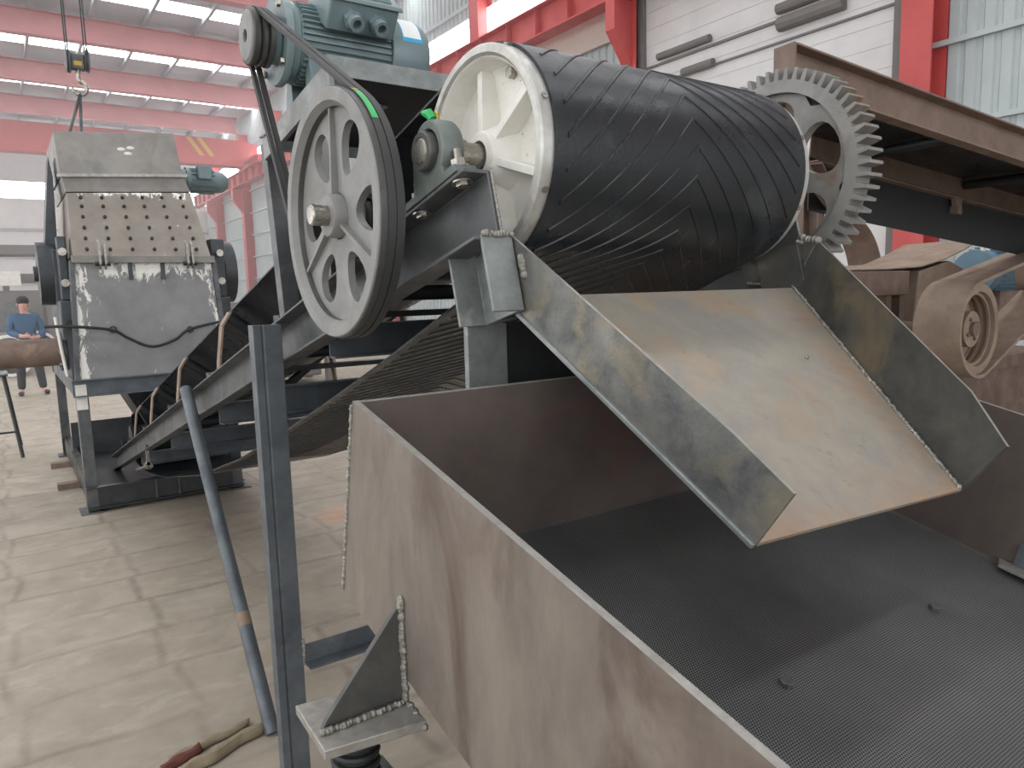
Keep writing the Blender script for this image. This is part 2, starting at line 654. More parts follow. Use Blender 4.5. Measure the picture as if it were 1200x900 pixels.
# big white dock door between the two nearest visible columns
r = thing('sliding_door', (10.4, 7.7, 0), 'large white panelled door in the wall between two red columns', 'door')
b = MB()
z = 0.02
while z < 8.0:
    b.box(10.3, 10.39, 5.45, 10.1, z, z + .29)
    b.box(10.31, 10.39, 5.45, 10.1, z + .29, z + .3)
    z += .3
b.build('panel', 'panel', r, smooth=0)
for yy in (10.1, 5.28):
    b = MB(); b.box(10.2, 10.4, yy, yy + .14, 0, 8.02); b.build('guide_rail', 'pad', r)
pads = [((771, 67), (832, 44), .17), ((913, 30), (990, 1), .3), ((911, 12), (960, -8), .22), ((800, 86), (836, 72), .2)]
for (p, q, h) in pads:
    a, c = at(p[0], p[1], 0, 10.24), at(q[0], q[1], 0, 10.24)
    zz = (a.z + c.z) / 2
    b = MB(); b.tube([(10.24, a.y, zz), (10.24, c.y, zz)], h * .36, 10); b.build('seal_roll', 'pad', r)
b = MB(); b.box(10.26, 10.3, 5.45, 10.1, 5.62, 5.66); b.box(10.26, 10.3, 5.45, 10.1, 5.3, 5.33); b.build('track', 'pad', r)
b = MB(); b.box(10.36, 10.44, 10.62, 15.4, 6.45, 7.12)
struct(b.build('wall_right', 'beige', smooth=0))

# ================================================================== BELT CONVEYOR
def zt(y):
    return 1.819 - .2565 * (y - 1.123)


XA, XB, XM = .748, 1.652, 1.2
cv = thing('belt_conveyor', (XM, 4.2, 0), 'inclined belt conveyor of dark channel steel rising from the crusher to the discharge chute', 'conveyor')
Y0, Y1 = 1.092, 7.45
for x, s in ((XA, -1), (XB, 1)):
    b = MB()
    b.beam((x, Y0, zt(Y0) - .135), (x, Y1, zt(Y1) - .135), chan(.131, .058, .007, s))
    b.build('channel_rail', 'mill', cv, bevel=.0015)
for y, dz in ((1.97, .02), (2.54, -.06), (3.35, 0), (4.6, 0), (5.9, 0)):
    z = zt(y) - .135 + dz
    b = MB(); b.beam((XA, y, z - .06), (XB, y, z - .06), chan(.095, .045, .006))
    b.build('cross_member', 'mill_blue', cv, bevel=.001)
# legs
for x0, s in ((.605, 1), (1.795, -1)):
    b = MB()
    b.add([], [])
    x1 = x0 + s * .085
    lo, hi = min(x0, x1), max(x0, x1)
    b.beam((lo, 2.2, 0), (lo, 2.2, 1.52), [(-a, v) for a, v in [(0, 0), (.024, 0), (.026, .005), (.029, .005), (.031, 0), (.085, 0), (.085, .05), (.079, .05), (.079, .011), (.006, .011), (.006, .05), (0, .05)]], up=(0, 1, 0))
    b.build('leg', 'mill_blue', cv, bevel=.002)
    b = MB(); b.tube([(x0 + s * .062, 3.60, zt(3.60) + .01), (x0 + s * .072, 2.58, 0)], .027, 14)
    bc_ = b.build('brace', 'mill_blue', cv)
    e0_, e1_ = V((x0 + s * .062, 3.60, zt(3.60) + .01)), V((x0 + s * .072, 2.58, 0))
    b = MB(); b.tube([e0_.lerp(e1_, .70), e0_.lerp(e1_, .735)], .0275, 14); tag(b.build('rust_ring', 'dust', bc_), 'rust coloured ring')
    xx = .726 if s > 0 else 1.582
    b = MB(); b.beam((xx, 1.186, 0), (xx, 1.186, 1.538), [(-a, v) for a, v in [(0, 0), (.092, 0), (.092, .014), (0, .014)]], up=(0, 1, 0))
    b.build('leg', 'galv', cv, bevel=.0015)
b = MB(); b.beam((.69, 2.2, .435), (1.71, 2.2, .435), [(0, 0), (.0, .062), (.006, .062), (.006, .006), (.06, .006), (.06, 0)], up=(0, 0, 1))
b.build('tie_angle', 'mill_blue', cv, bevel=.001)
b = MB(); b.bead((.693, 2.197, .43), (.693, 2.197, .51), .006); b.build('weld_bead', 'weld', cv)
# cut channel bracket that carries the chute, welded under each rail
RD, RN = V((0, math.cos(math.atan(.2565)), -math.sin(math.atan(.2565)))), V((0, math.sin(math.atan(.2565)), math.cos(math.atan(.2565))))
for x, s in ((.702, 1), (1.698, -1)):
    b = MB()
    q0 = V((x, 1.055, 1.566))
    q1 = q0 + RN * .139
    b.beam(q0, q1, [(-a * s, v) for a, v in [(0, 0), (.066, 0), (.066, .125), (0, .125), (0, .118), (.058, .118), (.058, .007), (0, .007)]], up=RD)
    br = b.build('chute_bracket', 'galv' if s > 0 else 'chute_dark', cv, bevel=.0015)
    b = MB(); b.bead(q1 + V((s * .004, -.002, .002)), q1 + V((s * .064, -.002, .002)), .0058)
    b.build('weld_bead', 'weld', br)
    b = MB(); b.bead((x + s * .046, Y0 - .002, 1.70), (x + s * .046, Y0 + .030, 1.822), .0028)
    b.build('weld_bead', 'weld', br)
b = MB(); b.box(.818, 1.582, 1.196, 1.202, .85, 1.54); b.build('front_plate', 'mill_dark', cv)
b = MB(); b.plate([(1.66, 1.13, 1.55), (1.66, 1.62, 1.43), (1.66, 1.62, 1.56), (1.66, 1.13, 1.685)], (.006, 0, 0)); b.build('skirt_plate', 'mill_dark', cv)

# belt path -------------------------------------------------
DC = (1.245, 1.865)
RB = .209
sl = math.atan(.2565)
a0 = math.atan2(math.cos(sl), math.sin(sl))
a1 = math.radians(244)
path = []          # (y, z, ny, nz, s)
T0 = (DC[0] + RB * math.cos(a0), DC[1] + RB * math.sin(a0))
for k in range(36, -1, -1):
    d = 5.75 * k / 36
    path.append((T0[0] + d * math.cos(sl), T0[1] - d * math.sin(sl), math.cos(a0), math.sin(a0)))
for k in range(1, 41):
    a = a0 + (a1 - a0) * k / 40
    path.append((DC[0] + RB * math.cos(a), DC[1] + RB * math.sin(a), math.cos(a), math.sin(a)))
NARC = len(path)
ret = [(path[-1][0], path[-1][1]), (1.40, 1.575), (1.775, 1.43), (2.2, 1.275), (2.7, 1.10), (3.4, .87), (4.3, .62), (5.4, .39), (6.2, .27), (6.75, .24)]
for i in range(1, len(ret)):
    for k in range(1, 6):
        f = k / 5
        y = ret[i - 1][0] + (ret[i][0] - ret[i - 1][0]) * f
        z = ret[i - 1][1] + (ret[i][1] - ret[i - 1][1]) * f
        dy, dz = ret[i][0] - ret[i - 1][0], ret[i][1] - ret[i - 1][1]
        L = math.hypot(dy, dz)
        path.append((y, z, dz / L, -dy / L))
tc = (6.80, .40)     # tail drum closes the loop
yT, zT = path[0][0], path[0][1]
for k in range(1, 13):
    a = math.radians(-100 + 170 * k / 13)
    path.append((tc[0] + .16 * math.cos(a), (zT + .24) / 2 + (zT - .24) / 2 * math.sin(a) * 1.0, math.cos(a), math.sin(a)))
S = [0]
for i in range(1, len(path)):
    S.append(S[-1] + math.hypot(path[i][0] - path[i - 1][0], path[i][1] - path[i - 1][1]))


def sm(a, b_, x):
    t = max(0, min(1, (x - a) / (b_ - a)))
    return t * t * (3 - 2 * t)


def trough(i, x):
    if i > 37:
        return 0
    y = path[i][0]
    dep = .17 * sm(1.35, 2.3, y) * (1 - sm(6.0, 6.6, y))
    return dep * (1 - max(0, min(1, (abs(x - XM) - .15) / .2)))


def belt_pt(s, x, h):
    """point on the belt: arc length s, across x, height h off its outer face"""
    s = max(0, min(S[-1], s))
    lo, hi = 0, len(S) - 1
    while hi - lo > 1:
        mid = (lo + hi) // 2
        if S[mid] <= s:
            lo = mid
        else:
            hi = mid
    f = (s - S[lo]) / max(1e-9, S[hi] - S[lo])
    p, q = path[lo], path[hi]
    y, z, ny, nz = [p[j] + (q[j] - p[j]) * f for j in range(4)]
    t = trough(lo, x) * (1 - f) + trough(hi, x) * f
    L = math.hypot(ny, nz)
    ny, nz = ny / L, nz / L
    return (x, y + ny * (h - t), z + nz * (h - t))


HW = .372
xs = [XM - HW + 2 * HW * i / 20 for i in range(21)]
b = MB()
N = len(path)
vs = []
for h in (0, .006):
    for i in range(N):
        for x in xs:
            p = path[i]
            t = trough(i, x)
            vs.append((x, p[1 - 1] + p[2] * (h - t), p[1] + p[3] * (h - t)))
fs = []
W_ = len(xs)
for i in range(N):
    j = (i + 1) % N
    for k in range(W_ - 1):
        a, c = i * W_ + k, j * W_ + k
        fs.append((a, a + 1, c + 1, c))
        o = N * W_
        fs.append((o + a, o + c, o + c + 1, o + a + 1))
    for k in (0, W_ - 1):
        a, c = i * W_ + k, j * W_ + k
        o = N * W_
        fs.append((a, c, o + c, o + a))
b.add(vs, fs)
belt = b.build('belt', 'rubber', cv, smooth=40)
# chevron ribs over the belt's outer face
b = MB()
SD = S[37]                      # where the belt meets the drum
pitch = .058
XR = .345                       # half width of the chevron field
run = .30                       # how far the arms trail behind the apex
k = -14
while k < 60:
    s0 = SD + .0 + k * pitch
    k += 1
    if s0 + run > S[-1] - .9 or s0 < SD - .9:
        continue
    for sg in (-1, 1):
        n = 16
        rows = []
        for i in range(n + 1):
            f = i / n
            x = XM + sg * XR * f
            s = s0 + run * f
            w = .0055
            rows.append([belt_pt(s - w, x, .0058), belt_pt(s - w * .6, x, .0088), belt_pt(s + w * .6, x, .0088), belt_pt(s + w, x, .0058)])
        vs = [p for r_ in rows for p in r_]
        fs = []
        for i in range(n):
            for j in range(3):
                a = i * 4 + j
                fs.append((a, a + 1, a + 5, a + 4))
        fs += [(0, 1, 2, 3), tuple(n * 4 + j for j in (3, 2, 1, 0))]
        b.add(vs, fs)
b.build('chevron_ribs', 'rubber', belt, smooth=0)

# troughing idlers
first = None
for q, y in enumerate((2.27, 3.27, 4.27, 5.27, 6.1)):
    zb = T0[1] - (y - T0[0]) * math.tan(sl)
    zr = zt(y)
    b = MB()
    b.box(XA - .05, XB + .05, y - .03, y + .03, zr, zr + .02)
    f = b.build('idler_frame', 'mill_dark', cv)
    for sg in (-1, 1):
        b = MB()
        pts = [(XM + sg * .455, y, zr + .015), (XM + sg * .452, y, zr + .06), (XM + sg * .43, y, zb - .075), (XM + sg * .395, y, zb - .02)]
        for i in range(3):
            b.beam(pts[i], pts[i + 1], rect(.05, .008) if abs(pts[i][0] - pts[i + 1][0]) < 9 else [], up=(sg, 0, 0))
        b.build('bracket', 'orange' if q == 0 else 'dust', f)
        b = MB()
        e0, e1 = V((XM + sg * .17, y, zb - .21)), V((XM + sg * .40, y, zb - .035))
        b.cyl(e0, e1, .026, seg=16)
        b.build('roller', 'blackish', f)
    b = MB(); b.cyl((XM - .16, y, zb - .214), (XM + .16, y, zb - .214), .026, seg=16)
    b.build('roller', 'blackish', f)
b = MB(); b.cyl((XM - .40, 6.8, .43), (XM + .40, 6.8, .43), .13, seg=32); b.cyl((XA - .02, 6.8, .43), (XB + .02, 6.8, .43), .025, seg=16)
b.build('tail_drum', 'mill_dark', cv)
for x in (.715, 1.685):
    b = MB(); b.cyl((x, 5.3, zt(5.3) - .24), (x, 5.9, zt(5.9) - .23), .012, seg=12); hexbolt(b, (x, 5.3, zt(5.3) - .24), (0, 1, 0), .028, .03)
    b.box(x - .01, x + .01, 5.3, 5.33, zt(5.3) - .26, zt(5.3) - .1)
    b.build('tension_screw', 'shaft', cv)

# ------------------------------------------------------------------ head drum
dr = thing('head_drum', (XM, DC[0], DC[1]), 'head drum with white ribbed end cap at the top of the belt conveyor', 'drum')
for x, s in ((.80, 1), (1.60, -1)):
    b = MB()
    ax = (s, 0, 0)
    o = (x, DC[0], DC[1])
    b.lathe(o, ax, [(.004, .186), (.012, .181), (.058, .176), (.064, .168), (.066, .09), (.06, .07), (.03, .058), (.012, .05), (.004, .048), (.0, .03), (.09, .03), (.09, .186)], 64, closed=True)
    for k in range(6):
        g = math.radians(18 + 60 * k)
        c, sn = math.cos(g), math.sin(g)
        t = V((0, -sn, c)) * .008
        e = lambda rr, dd: V((x + s * dd, DC[0] + rr * c, DC[1] + rr * sn))
        b.plate([e(.045, .014) - t, e(.178, .034) - t, e(.178, .068) - t, e(.045, .068) - t], t * 2)
    cap = b.build('end_cap', 'white', dr, bevel=.0015)
    b = MB()
    b.lathe(o, ax, [(0, .205), (0, .192), (.004, .187), (.012, .185), (.012, .205), (.035, .206), (.035, .2085), (.004, .2085)], 96, closed=True)
    rim = b.build('rim_ring', 'rim', dr)
    for k in range(8):
        g = math.radians(24 + 45 * k)
        c, sn = math.cos(g), math.sin(g)
        b = MB()
        b.cyl((x + s * .018, DC[0] + .2075 * c, DC[1] + .2075 * sn), (x + s * .018, DC[0] + .2125 * c, DC[1] + .2125 * sn), .0065, seg=10)
        b.build('screw', 'shaft', rim)
    for g in (20, 105, 150, 250):
        g = math.radians(g)
        b = MB(); hexbolt(b, (x + s * .05, DC[0] + .163 * math.cos(g), DC[1] + .163 * math.sin(g)), (s, 0, 0), .012, .016)
        b.build('bolt', 'shaft', cap)
b = MB(); b.lathe((.83, DC[0], DC[1]), (1, 0, 0), [(0, .196), (0, .2065), (.74, .2065), (.74, .196)], 96, closed=True); b.build('shell', 'rubber', dr)
b = MB(); b.lathe((.668, DC[0], DC[1]), (1, 0, 0), [(0, .004), (.002, .021), (.006, .025), (1.21, .025)], 32); b.build('shaft', 'shaft', dr)


# ------------------------------------------------------------------ pillow block bearings
def bearing(xc, yc, zc, label, s=1):
    """housing on the rail's sloping top flange, bore along x"""
    r = thing('pillow_block_bearing', (xc, yc, zt(yc)), label, 'bearing', 'pillow block bearings on the rails')
    n = V((0, math.sin(sl), math.cos(sl)))
    d = V((0, math.cos(sl), -math.sin(sl)))
    foot = V((xc, yc, zt(yc) + .002))
    hgt = zc - zt(yc)
    b = MB()
    hw = .024
    # foot plate and cheeks
    def P(a, h, x):
        return foot + d * a + n * h + V((x, 0, 0))
    b.hexa([P(-.105, 0, -hw), P(.105, 0, -hw), P(.105, 0, hw), P(-.105, 0, hw), P(-.1, .016, -hw), P(.1, .016, -hw), P(.1, .016, hw), P(-.1, .016, hw)])
    b.hexa([P(-.062, .012, -hw), P(.062, .012, -hw), P(.062, .012, hw), P(-.062, .012, hw), P(-.048, hgt, -hw * .9), P(.048, hgt, -hw * .9), P(.048, hgt, hw * .9), P(-.048, hgt, hw * .9)])
    b.lathe((xc - hw, yc, zc), (1, 0, 0), [(0, .041), (0, .056), (.006, .060), (2 * hw - .006, .060), (2 * hw, .056), (2 * hw, .041)], 40, closed=True)
    h = b.build('housing', 'bearing', r, bevel=.002)
    b = MB(); b.lathe((xc - hw - .016, yc, zc), (1, 0, 0), [(0, .0255), (0, .034), (.004, .037), (.05, .037), (.05, .0255)], 40, closed=True)
    ir = b.build('inner_ring', 'groove', r)
    b = MB(); b.cyl((xc - hw - .008, yc - .014, zc + .028), (xc - hw - .008, yc - .017, zc + .0345), .004, seg=8); b.build('set_screw', 'blackish', ir)
    for a in (-.082, .082):
        b = MB(); p = P(a, .016, 0); b.cyl(p, p + n * .004, .018, seg=16); hexbolt(b, p + n * .004, n, .0145, .012); b.cyl(p + n * .016, p + n * .036, .0075, seg=12)
        b.build('bolt', 'shaft', r)
        b = MB(); p = P(a, -.010, 0); b.cyl(p, p - n * .003, .02, seg=16); hexbolt(b, p - n * .003, -n, .012, .006); b.build('bolt', 'shaft', r)
    b = MB(); b.cyl((xc, yc, zc + .058), (xc, yc + .002, zc + .072), .005, seg=10); b.ball((xc, yc + .002, zc + .073), .006); b.build('grease_nipple', 'brass', r)
    return r


br1 = bearing(.712, DC[0], DC[1], 'grey green bearing with green cap in front of the white drum end')
b = MB(); b.tube([(.70, DC[0] - .004, DC[1] + .060), (.696, DC[0] + .004, DC[1] + .072), (.69, DC[0] + .016, DC[1] + .074)], [.009, .010, .005], 10); b.build('nipple_cap', 'green', br1)
bearing(1.69, DC[0], DC[1], 'bearing on the right rail beside the toothed gear')

# ------------------------------------------------------------------ big two-groove pulley with its countershaft
PC = (1.532, 1.772)
PR = .263
pu = thing('grooved_pulley', (.63, PC[0], PC[1]), 'large grey six-hole grooved pulley beside the conveyor rail', 'pulley')
o = (.598, PC[0], PC[1])
b = MB()
prof = [(0, PR - .004), (0, PR - .03), (.012, PR - .038), (.04, PR - .038), (.046, PR - .03), (.052, PR - .02), (.052, PR - .002), (.051, PR), (.046, PR), (.0405, PR - .008), (.036, PR), (.028, PR), (.0225, PR - .008), (.017, PR), (.002, PR)]
b.lathe(o, (1, 0, 0), prof, 96, closed=True)
rim = b.build('rim', 'groove', pu)
b = MB()
b.lathe((.597, PC[0], PC[1]), (1, 0, 0), [(0, PR - .002), (-.002, PR - .004), (-.002, PR - .028), (.012, PR - .038), (.014, PR - .002)], 96, closed=True)
b.build('rim_face', 'cast', pu)
# web with six holes: ring sectors stitched between hole outlines
b = MB()
def web(bm_, x):
    verts, faces = [], []
    n = 24
    R0, R1 = .05, PR - .036
    hc, hr, ht = .150, .057, .043
    out = []
    for k in range(6):
        g0 = math.radians(60 * k)
        hole, outer = [], []
        for i in range(n):
            t = 2 * PI * i / n
            ct, st = math.cos(t), math.sin(t)
            # radial/tangential hole, and the sector border in the same direction
            rr, tt = hc + hr * ct, ht * st * (1 + .3 * ct)
            hole.append((rr * math.cos(g0) - tt * math.sin(g0), rr * math.sin(g0) + tt * math.cos(g0)))
            # border: polar rectangle r in [R0,R1], angle +-30deg
            m_ = max(abs(ct), abs(st))
            u, w = ct / m_, st / m_
            r_ = (R0 + R1) / 2 + (R1 - R0) / 2 * u
            ang = g0 + math.radians(30) * w
            outer.append((r_ * math.cos(ang), r_ * math.sin(ang)))
        o_ = len(verts)
        verts += hole + outer
        for i in range(n):
            j = (i + 1) % n
            faces.append((o_ + i, o_ + j, o_ + n + j, o_ + n + i))
    L = len(verts)
    allv = [(x, PC[0] + p, PC[1] + q) for p, q in verts] + [(x + .016, PC[0] + p, PC[1] + q) for p, q in verts]
    allf = list(faces) + [tuple(i + L for i in f[::-1]) for f in faces]
    for k in range(6):
        o_ = k * 2 * n
        for i in range(n):
            j = (i + 1) % n
            allf.append((o_ + i, o_ + j, L + o_ + j, L + o_ + i))
    bm_.add(allv, allf)
web(b, .622)
for k in range(3):
    g = math.radians(120 * k + 90)
    c, sn = math.cos(g), math.sin(g)
    t = V((0, -sn, c)) * .004
    e = lambda rr, x: V((x, PC[0] + rr * c, PC[1] + rr * sn))
    b.plate([e(.04, .606) - t, e(PR - .034, .612) - t, e(PR - .034, .626) - t, e(.04, .626) - t], t * 2)
b.build('web', 'cast', pu, smooth=30)
b = MB(); b.lathe((.594, PC[0], PC[1]), (1, 0, 0), [(0, .02), (0, .043), (.006, .047), (.07, .047), (.07, .02)], 32, closed=True); b.build('hub', 'cast', pu)
b = MB(); b.box(.5935, .60, PC[0] + .015, PC[0] + .03, PC[1] - .007, PC[1] + .007); b.build('key', 'shaft', pu)
cs = thing('countershaft', (XM, PC[0], PC[1]), 'bright steel shaft through the large grooved pulley', 'shaft')
b = MB(); b.lathe((.556, PC[0], PC[1]), (1, 0, 0), [(0, .006), (.001, .019), (.004, .022), (1.3, .022)], 28); b.build('shaft_bar', 'shaft', cs)
b = MB()
def gearprof(R0, R1, n, cy, cz, x0, x1, bm_, bore):
    ring = []
    for i in range(n):
        a = 2 * PI * i / n
        w = 2 * PI / n
        for f, r_ in ((-.5, R0), (-.27, R0), (-.13, R1), (.13, R1), (.27, R0)):
            ring.append((cy + r_ * math.cos(a + f * w), cz + r_ * math.sin(a + f * w)))
    N_ = len(ring)
    inner = []
    for i in range(N_):
        a = 2 * PI * (i // 5) / n + ((i % 5) / 5 - .5) * 2 * PI / n
        inner.append((cy + bore * math.cos(a), cz + bore * math.sin(a)))
    vs = [(x0, p, q) for p, q in ring] + [(x1, p, q) for p, q in ring] + [(x0, p, q) for p, q in inner] + [(x1, p, q) for p, q in inner]
    fs = []
    for i in range(N_):
        j = (i + 1) % N_
        fs.append((i, j, N_ + j, N_ + i))
        fs.append((2 * N_ + i, 3 * N_ + i, 3 * N_ + j, 2 * N_ + j))
        fs.append((i, 2 * N_ + i, 2 * N_ + j, j))
        fs.append((N_ + i, N_ + j, 3 * N_ + j, 3 * N_ + i))
    bm_.add(vs, fs)
gearprof(.040, .056, 14, PC[0], PC[1], 1.762, 1.822, b, .02)
b.build('pinion', 'gear', cs, smooth=0)
bearing(.712, PC[0], PC[1], 'bearing behind the large grooved pulley')
bearing(1.69, PC[0], PC[1], 'bearing on the right rail carrying the countershaft')

# ------------------------------------------------------------------ spur gear on the drum shaft
GX, GY, GZ = 1.76, 1.262, 1.892
GR = .279
gr = thing('spur_gear', (GX, GY, GZ), 'large grey toothed spur gear with brown patches behind the black drum', 'gear')
b = MB(); gearprof(GR - .03, GR, 58, GY, GZ, GX, GX + .066, b, GR - .062)
b.build('tooth_ring', 'gear', gr, smooth=0)
b = MB()
n = 20
verts, faces = [], []
for k in range(5):
    g0 = 2 * PI * k / 5 + .25
    R0_, R1_ = .045, GR - .058
    for i in range(n):
        t = 2 * PI * i / n
        ct, st = math.cos(t), math.sin(t)
        rr, tt = .140 + .060 * ct, .066 * st * (1 + .25 * ct)
        verts.append((rr * math.cos(g0) - tt * math.sin(g0), rr * math.sin(g0) + tt * math.cos(g0)))
    for i in range(n):
        t = 2 * PI * i / n
        ct, st = math.cos(t), math.sin(t)
        m_ = max(abs(ct), abs(st)); u, w = ct / m_, st / m_
        r_ = (R0_ + R1_) / 2 + (R1_ - R0_) / 2 * u
        ang = g0 + PI / 5 * w
        verts.append((r_ * math.cos(ang), r_ * math.sin(ang)))
    o_ = k * 2 * n
    faces += [(o_ + i, o_ + (i + 1) % n, o_ + n + (i + 1) % n, o_ + n + i) for i in range(n)]
L = len(verts)
allf = faces + [tuple(i + L for i in f[::-1]) for f in faces]
for k in range(5):
    o_ = k * 2 * n
    allf += [(o_ + i, o_ + (i + 1) % n, L + o_ + (i + 1) % n, L + o_ + i) for i in range(n)]
b.add([(GX + .02, GY + p, GZ + q) for p, q in verts] + [(GX + .05, GY + p, GZ + q) for p, q in verts], allf)
b.build('web', 'gear', gr, smooth=30)
b = MB(); b.lathe((GX - .01, GY, GZ), (1, 0, 0), [(0, .024), (0, .05), (.1, .05), (.1, .024)], 28, closed=True); b.build('hub', 'gear', gr)

# ------------------------------------------------------------------ motor stand, motor, small pulley, drive belts
ms = thing('motor_stand', (XM, 2.0, 1.6), 'dark steel stand carrying the motor above the conveyor rails', 'stand')
def zp(y):
    return 2.168 - .16 * (y - 1.72)
b = MB()
b.hexa([(.70, 1.73, zp(1.73) - .012), (1.70, 1.73, zp(1.73) - .012), (1.70, 2.28, zp(2.28) - .012), (.70, 2.28, zp(2.28) - .012), (.70, 1.73, zp(1.73)), (1.70, 1.73, zp(1.73)), (1.70, 2.28, zp(2.28)), (.70, 2.28, zp(2.28))])
b.build('deck_plate', 'blackish', ms)
for y in (1.72, 2.25):
    b = MB(); b.beam((.69, y, zp(y) - .045), (1.71, y, zp(y) - .045), [(0, 0), (0, .047), (-.045, .047), (-.045, .042), (-.005, .042), (-.005, 0)]); b.build('edge_angle', 'galv', ms, bevel=.001)
for x in (.69, 1.70):
    b = MB(); b.beam((x, 1.70, zp(1.70) - .05), (x, 2.24, zp(2.24) - .05), rect(.012, .06)); b.build('side_bar', 'galv', ms, bevel=.001)
for x, s in ((.70, 1), (1.70, -1)):
    for y0, y1 in ((1.74, 1.80), (2.27, 2.19)):
        b = MB(); b.beam((x, y1, zt(y1) - .002), (x, y0, zp(y0) - .01), ell(.05, .05, .005) if s < 0 else [(-a, v) for a, v in ell(.05, .05, .005)], up=(0, 1, 0)); b.build('leg', 'mill', ms, bevel=.001)

MA = (2.035, 2.285)
mo = thing('electric_motor', (.85, MA[0], MA[1]), 'blue grey electric motor with terminal box on top of the stand', 'motor')
o = (.66, MA[0], MA[1])
b = MB()
b.lathe(o, (1, 0, 0), [(.02, .02), (.015, .03), (.015, .095), (.01, .112), (.018, .116), (.028, .116), (.034, .106), (.05, .103), (.056, .096), (.31, .096), (.31, .02)], 64)
for k in range(40):
    g = 2 * PI * k / 40
    c, sn = math.cos(g), math.sin(g)
    t = V((0, -sn, c)) * .002
    e = lambda rr, x: V((x, MA[0] + rr * c, MA[1] + rr * sn))
    b.plate([e(.094, .718) - t, e(.107, .72) - t, e(.107, .965) - t, e(.094, .97) - t], t * 2)
b.build('frame', 'motor', mo)
b = MB(); b.lathe((.97, MA[0], MA[1]), (1, 0, 0), [(0, .096), (0, .111), (.004, .113), (.095, .113), (.12, .102), (.13, .078), (.13, .02)], 56); b.build('fan_cover', 'motor', mo)
b = MB(); b.lathe((.653, MA[0], MA[1]), (1, 0, 0), [(0, .03), (0, .055), (.006, .06), (.02, .06), (.02, .03)], 40, closed=True); b.build('front_cap', 'motor', mo)
for k in range(4):
    b = MB()
    g = math.radians(45 + 90 * k); hexbolt(b, (.668, MA[0] + .101 * math.cos(g), MA[1] + .101 * math.sin(g)), (-1, 0, 0), .010, .010)
    b.build('bolt', 'shaft', mo)
# terminal box leaning to the viewer's side
b = MB()
def TB(x, a, h):
    g = math.radians(128)
    rd, tg = V((0, math.cos(g), math.sin(g))), V((0, -math.sin(g), math.cos(g)))
    return V((x, MA[0], MA[1])) + rd * h + tg * a
b.hexa([TB(.765, -.062, .085), TB(.96, -.062, .085), TB(.96, .095, .085), TB(.765, .095, .085), TB(.765, -.062, .165), TB(.96, -.062, .165), TB(.96, .095, .165), TB(.765, .095, .165)])
tb = b.build('terminal_box', 'motor', mo, bevel=.006)
b = MB()
b.hexa([TB(.757, -.075, .165), TB(.968, -.075, .165), TB(.968, .103, .165), TB(.757, .103, .165), TB(.762, -.07, .175), TB(.963, -.07, .175), TB(.963, .098, .175), TB(.762, .098, .175)])
b.hexa([TB(.782, -.048, .175), TB(.943, -.048, .175), TB(.943, .08, .175), TB(.782, .08, .175), TB(.792, -.038, .187), TB(.933, -.038, .187), TB(.933, .07, .187), TB(.792, .07, .187)])
b.build('lid', 'motor', tb, bevel=.003)
for x in (.83, .90):
    b = MB(); p, q = TB(x, .095, .125), TB(x, .12, .125); d = (q - p).normalized()
    hexbolt(b, p, d, .025, .024); b.lathe(p + d * .023, d, [(0, .021), (.022, .020), (.022, .012), (.0, .012)], 18, closed=True); b.build('cable_gland', 'motor', tb)
for x, s in ((.75, -1), (.75, 1), (.92, -1), (.92, 1)):
    b = MB()
    if True:
        b.box(x - .03, x + .03, MA[0] + s * .10 - .035, MA[0] + s * .10 + .035, zp(MA[0] + s * .1) - .0, zp(MA[0] + s * .1) + .02)
        b.plate([(x - .02, MA[0] + s * .12, zp(MA[0]) + .0), (x - .02, MA[0] + s * .055, zp(MA[0]) + .0), (x - .02, MA[0] + s * .055, MA[1] - .08), (x - .02, MA[0] + s * .085, MA[1] - .05)], (.04, 0, 0))
    b.build('foot', 'motor', mo, bevel=.002)
for m_, h, x0, x1, w0, w1 in (('stickblue', .0004, 1.0, 1.062, 112, 168), ('sticker', .0012, 1.003, 1.059, 118, 162)):
    b = MB(); vs, fs = [], []
    for i in range(9):
        g = math.radians(w0 + (w1 - w0) * i / 8)
        for x in (x0, x1):
            vs.append((x, MA[0] + ((.1133) + h) * math.cos(g), MA[1] + ((.1133) + h) * math.sin(g)))
    for i in range(8):
        fs.append((2 * i, 2 * i + 1, 2 * i + 3, 2 * i + 2))
    b.add(vs, fs); tag(b.build('sticker', m_, mo), 'white paper sticker' if m_ == 'sticker' else 'blue sticker border')

SR = .072
sp_ = thing('small_pulley', (.63, MA[0], MA[1]), 'small dark grooved pulley on the motor shaft', 'pulley')
b = MB()
b.lathe((.598, MA[0], MA[1]), (1, 0, 0), [(0, .02), (0, SR - .003), (.003, SR), (.017, SR), (.0225, SR - .009), (.028, SR), (.036, SR), (.0405, SR - .009), (.046, SR), (.055, SR), (.055, .02)], 48, closed=True)
b.build('rim', 'groove', sp_)
b = MB(); b.lathe((.594, MA[0], MA[1]), (1, 0, 0), [(0, .017), (0, SR - .012), (.004, SR - .008), (.006, SR - .008), (.006, .017)], 40, closed=True); b.build('face', 'cast', sp_)
b = MB(); b.lathe((.605, MA[0], MA[1]), (1, 0, 0), [(0, .014), (.004, .016), (.03, .016)], 20); b.build('shaft_end', 'shaft', sp_)

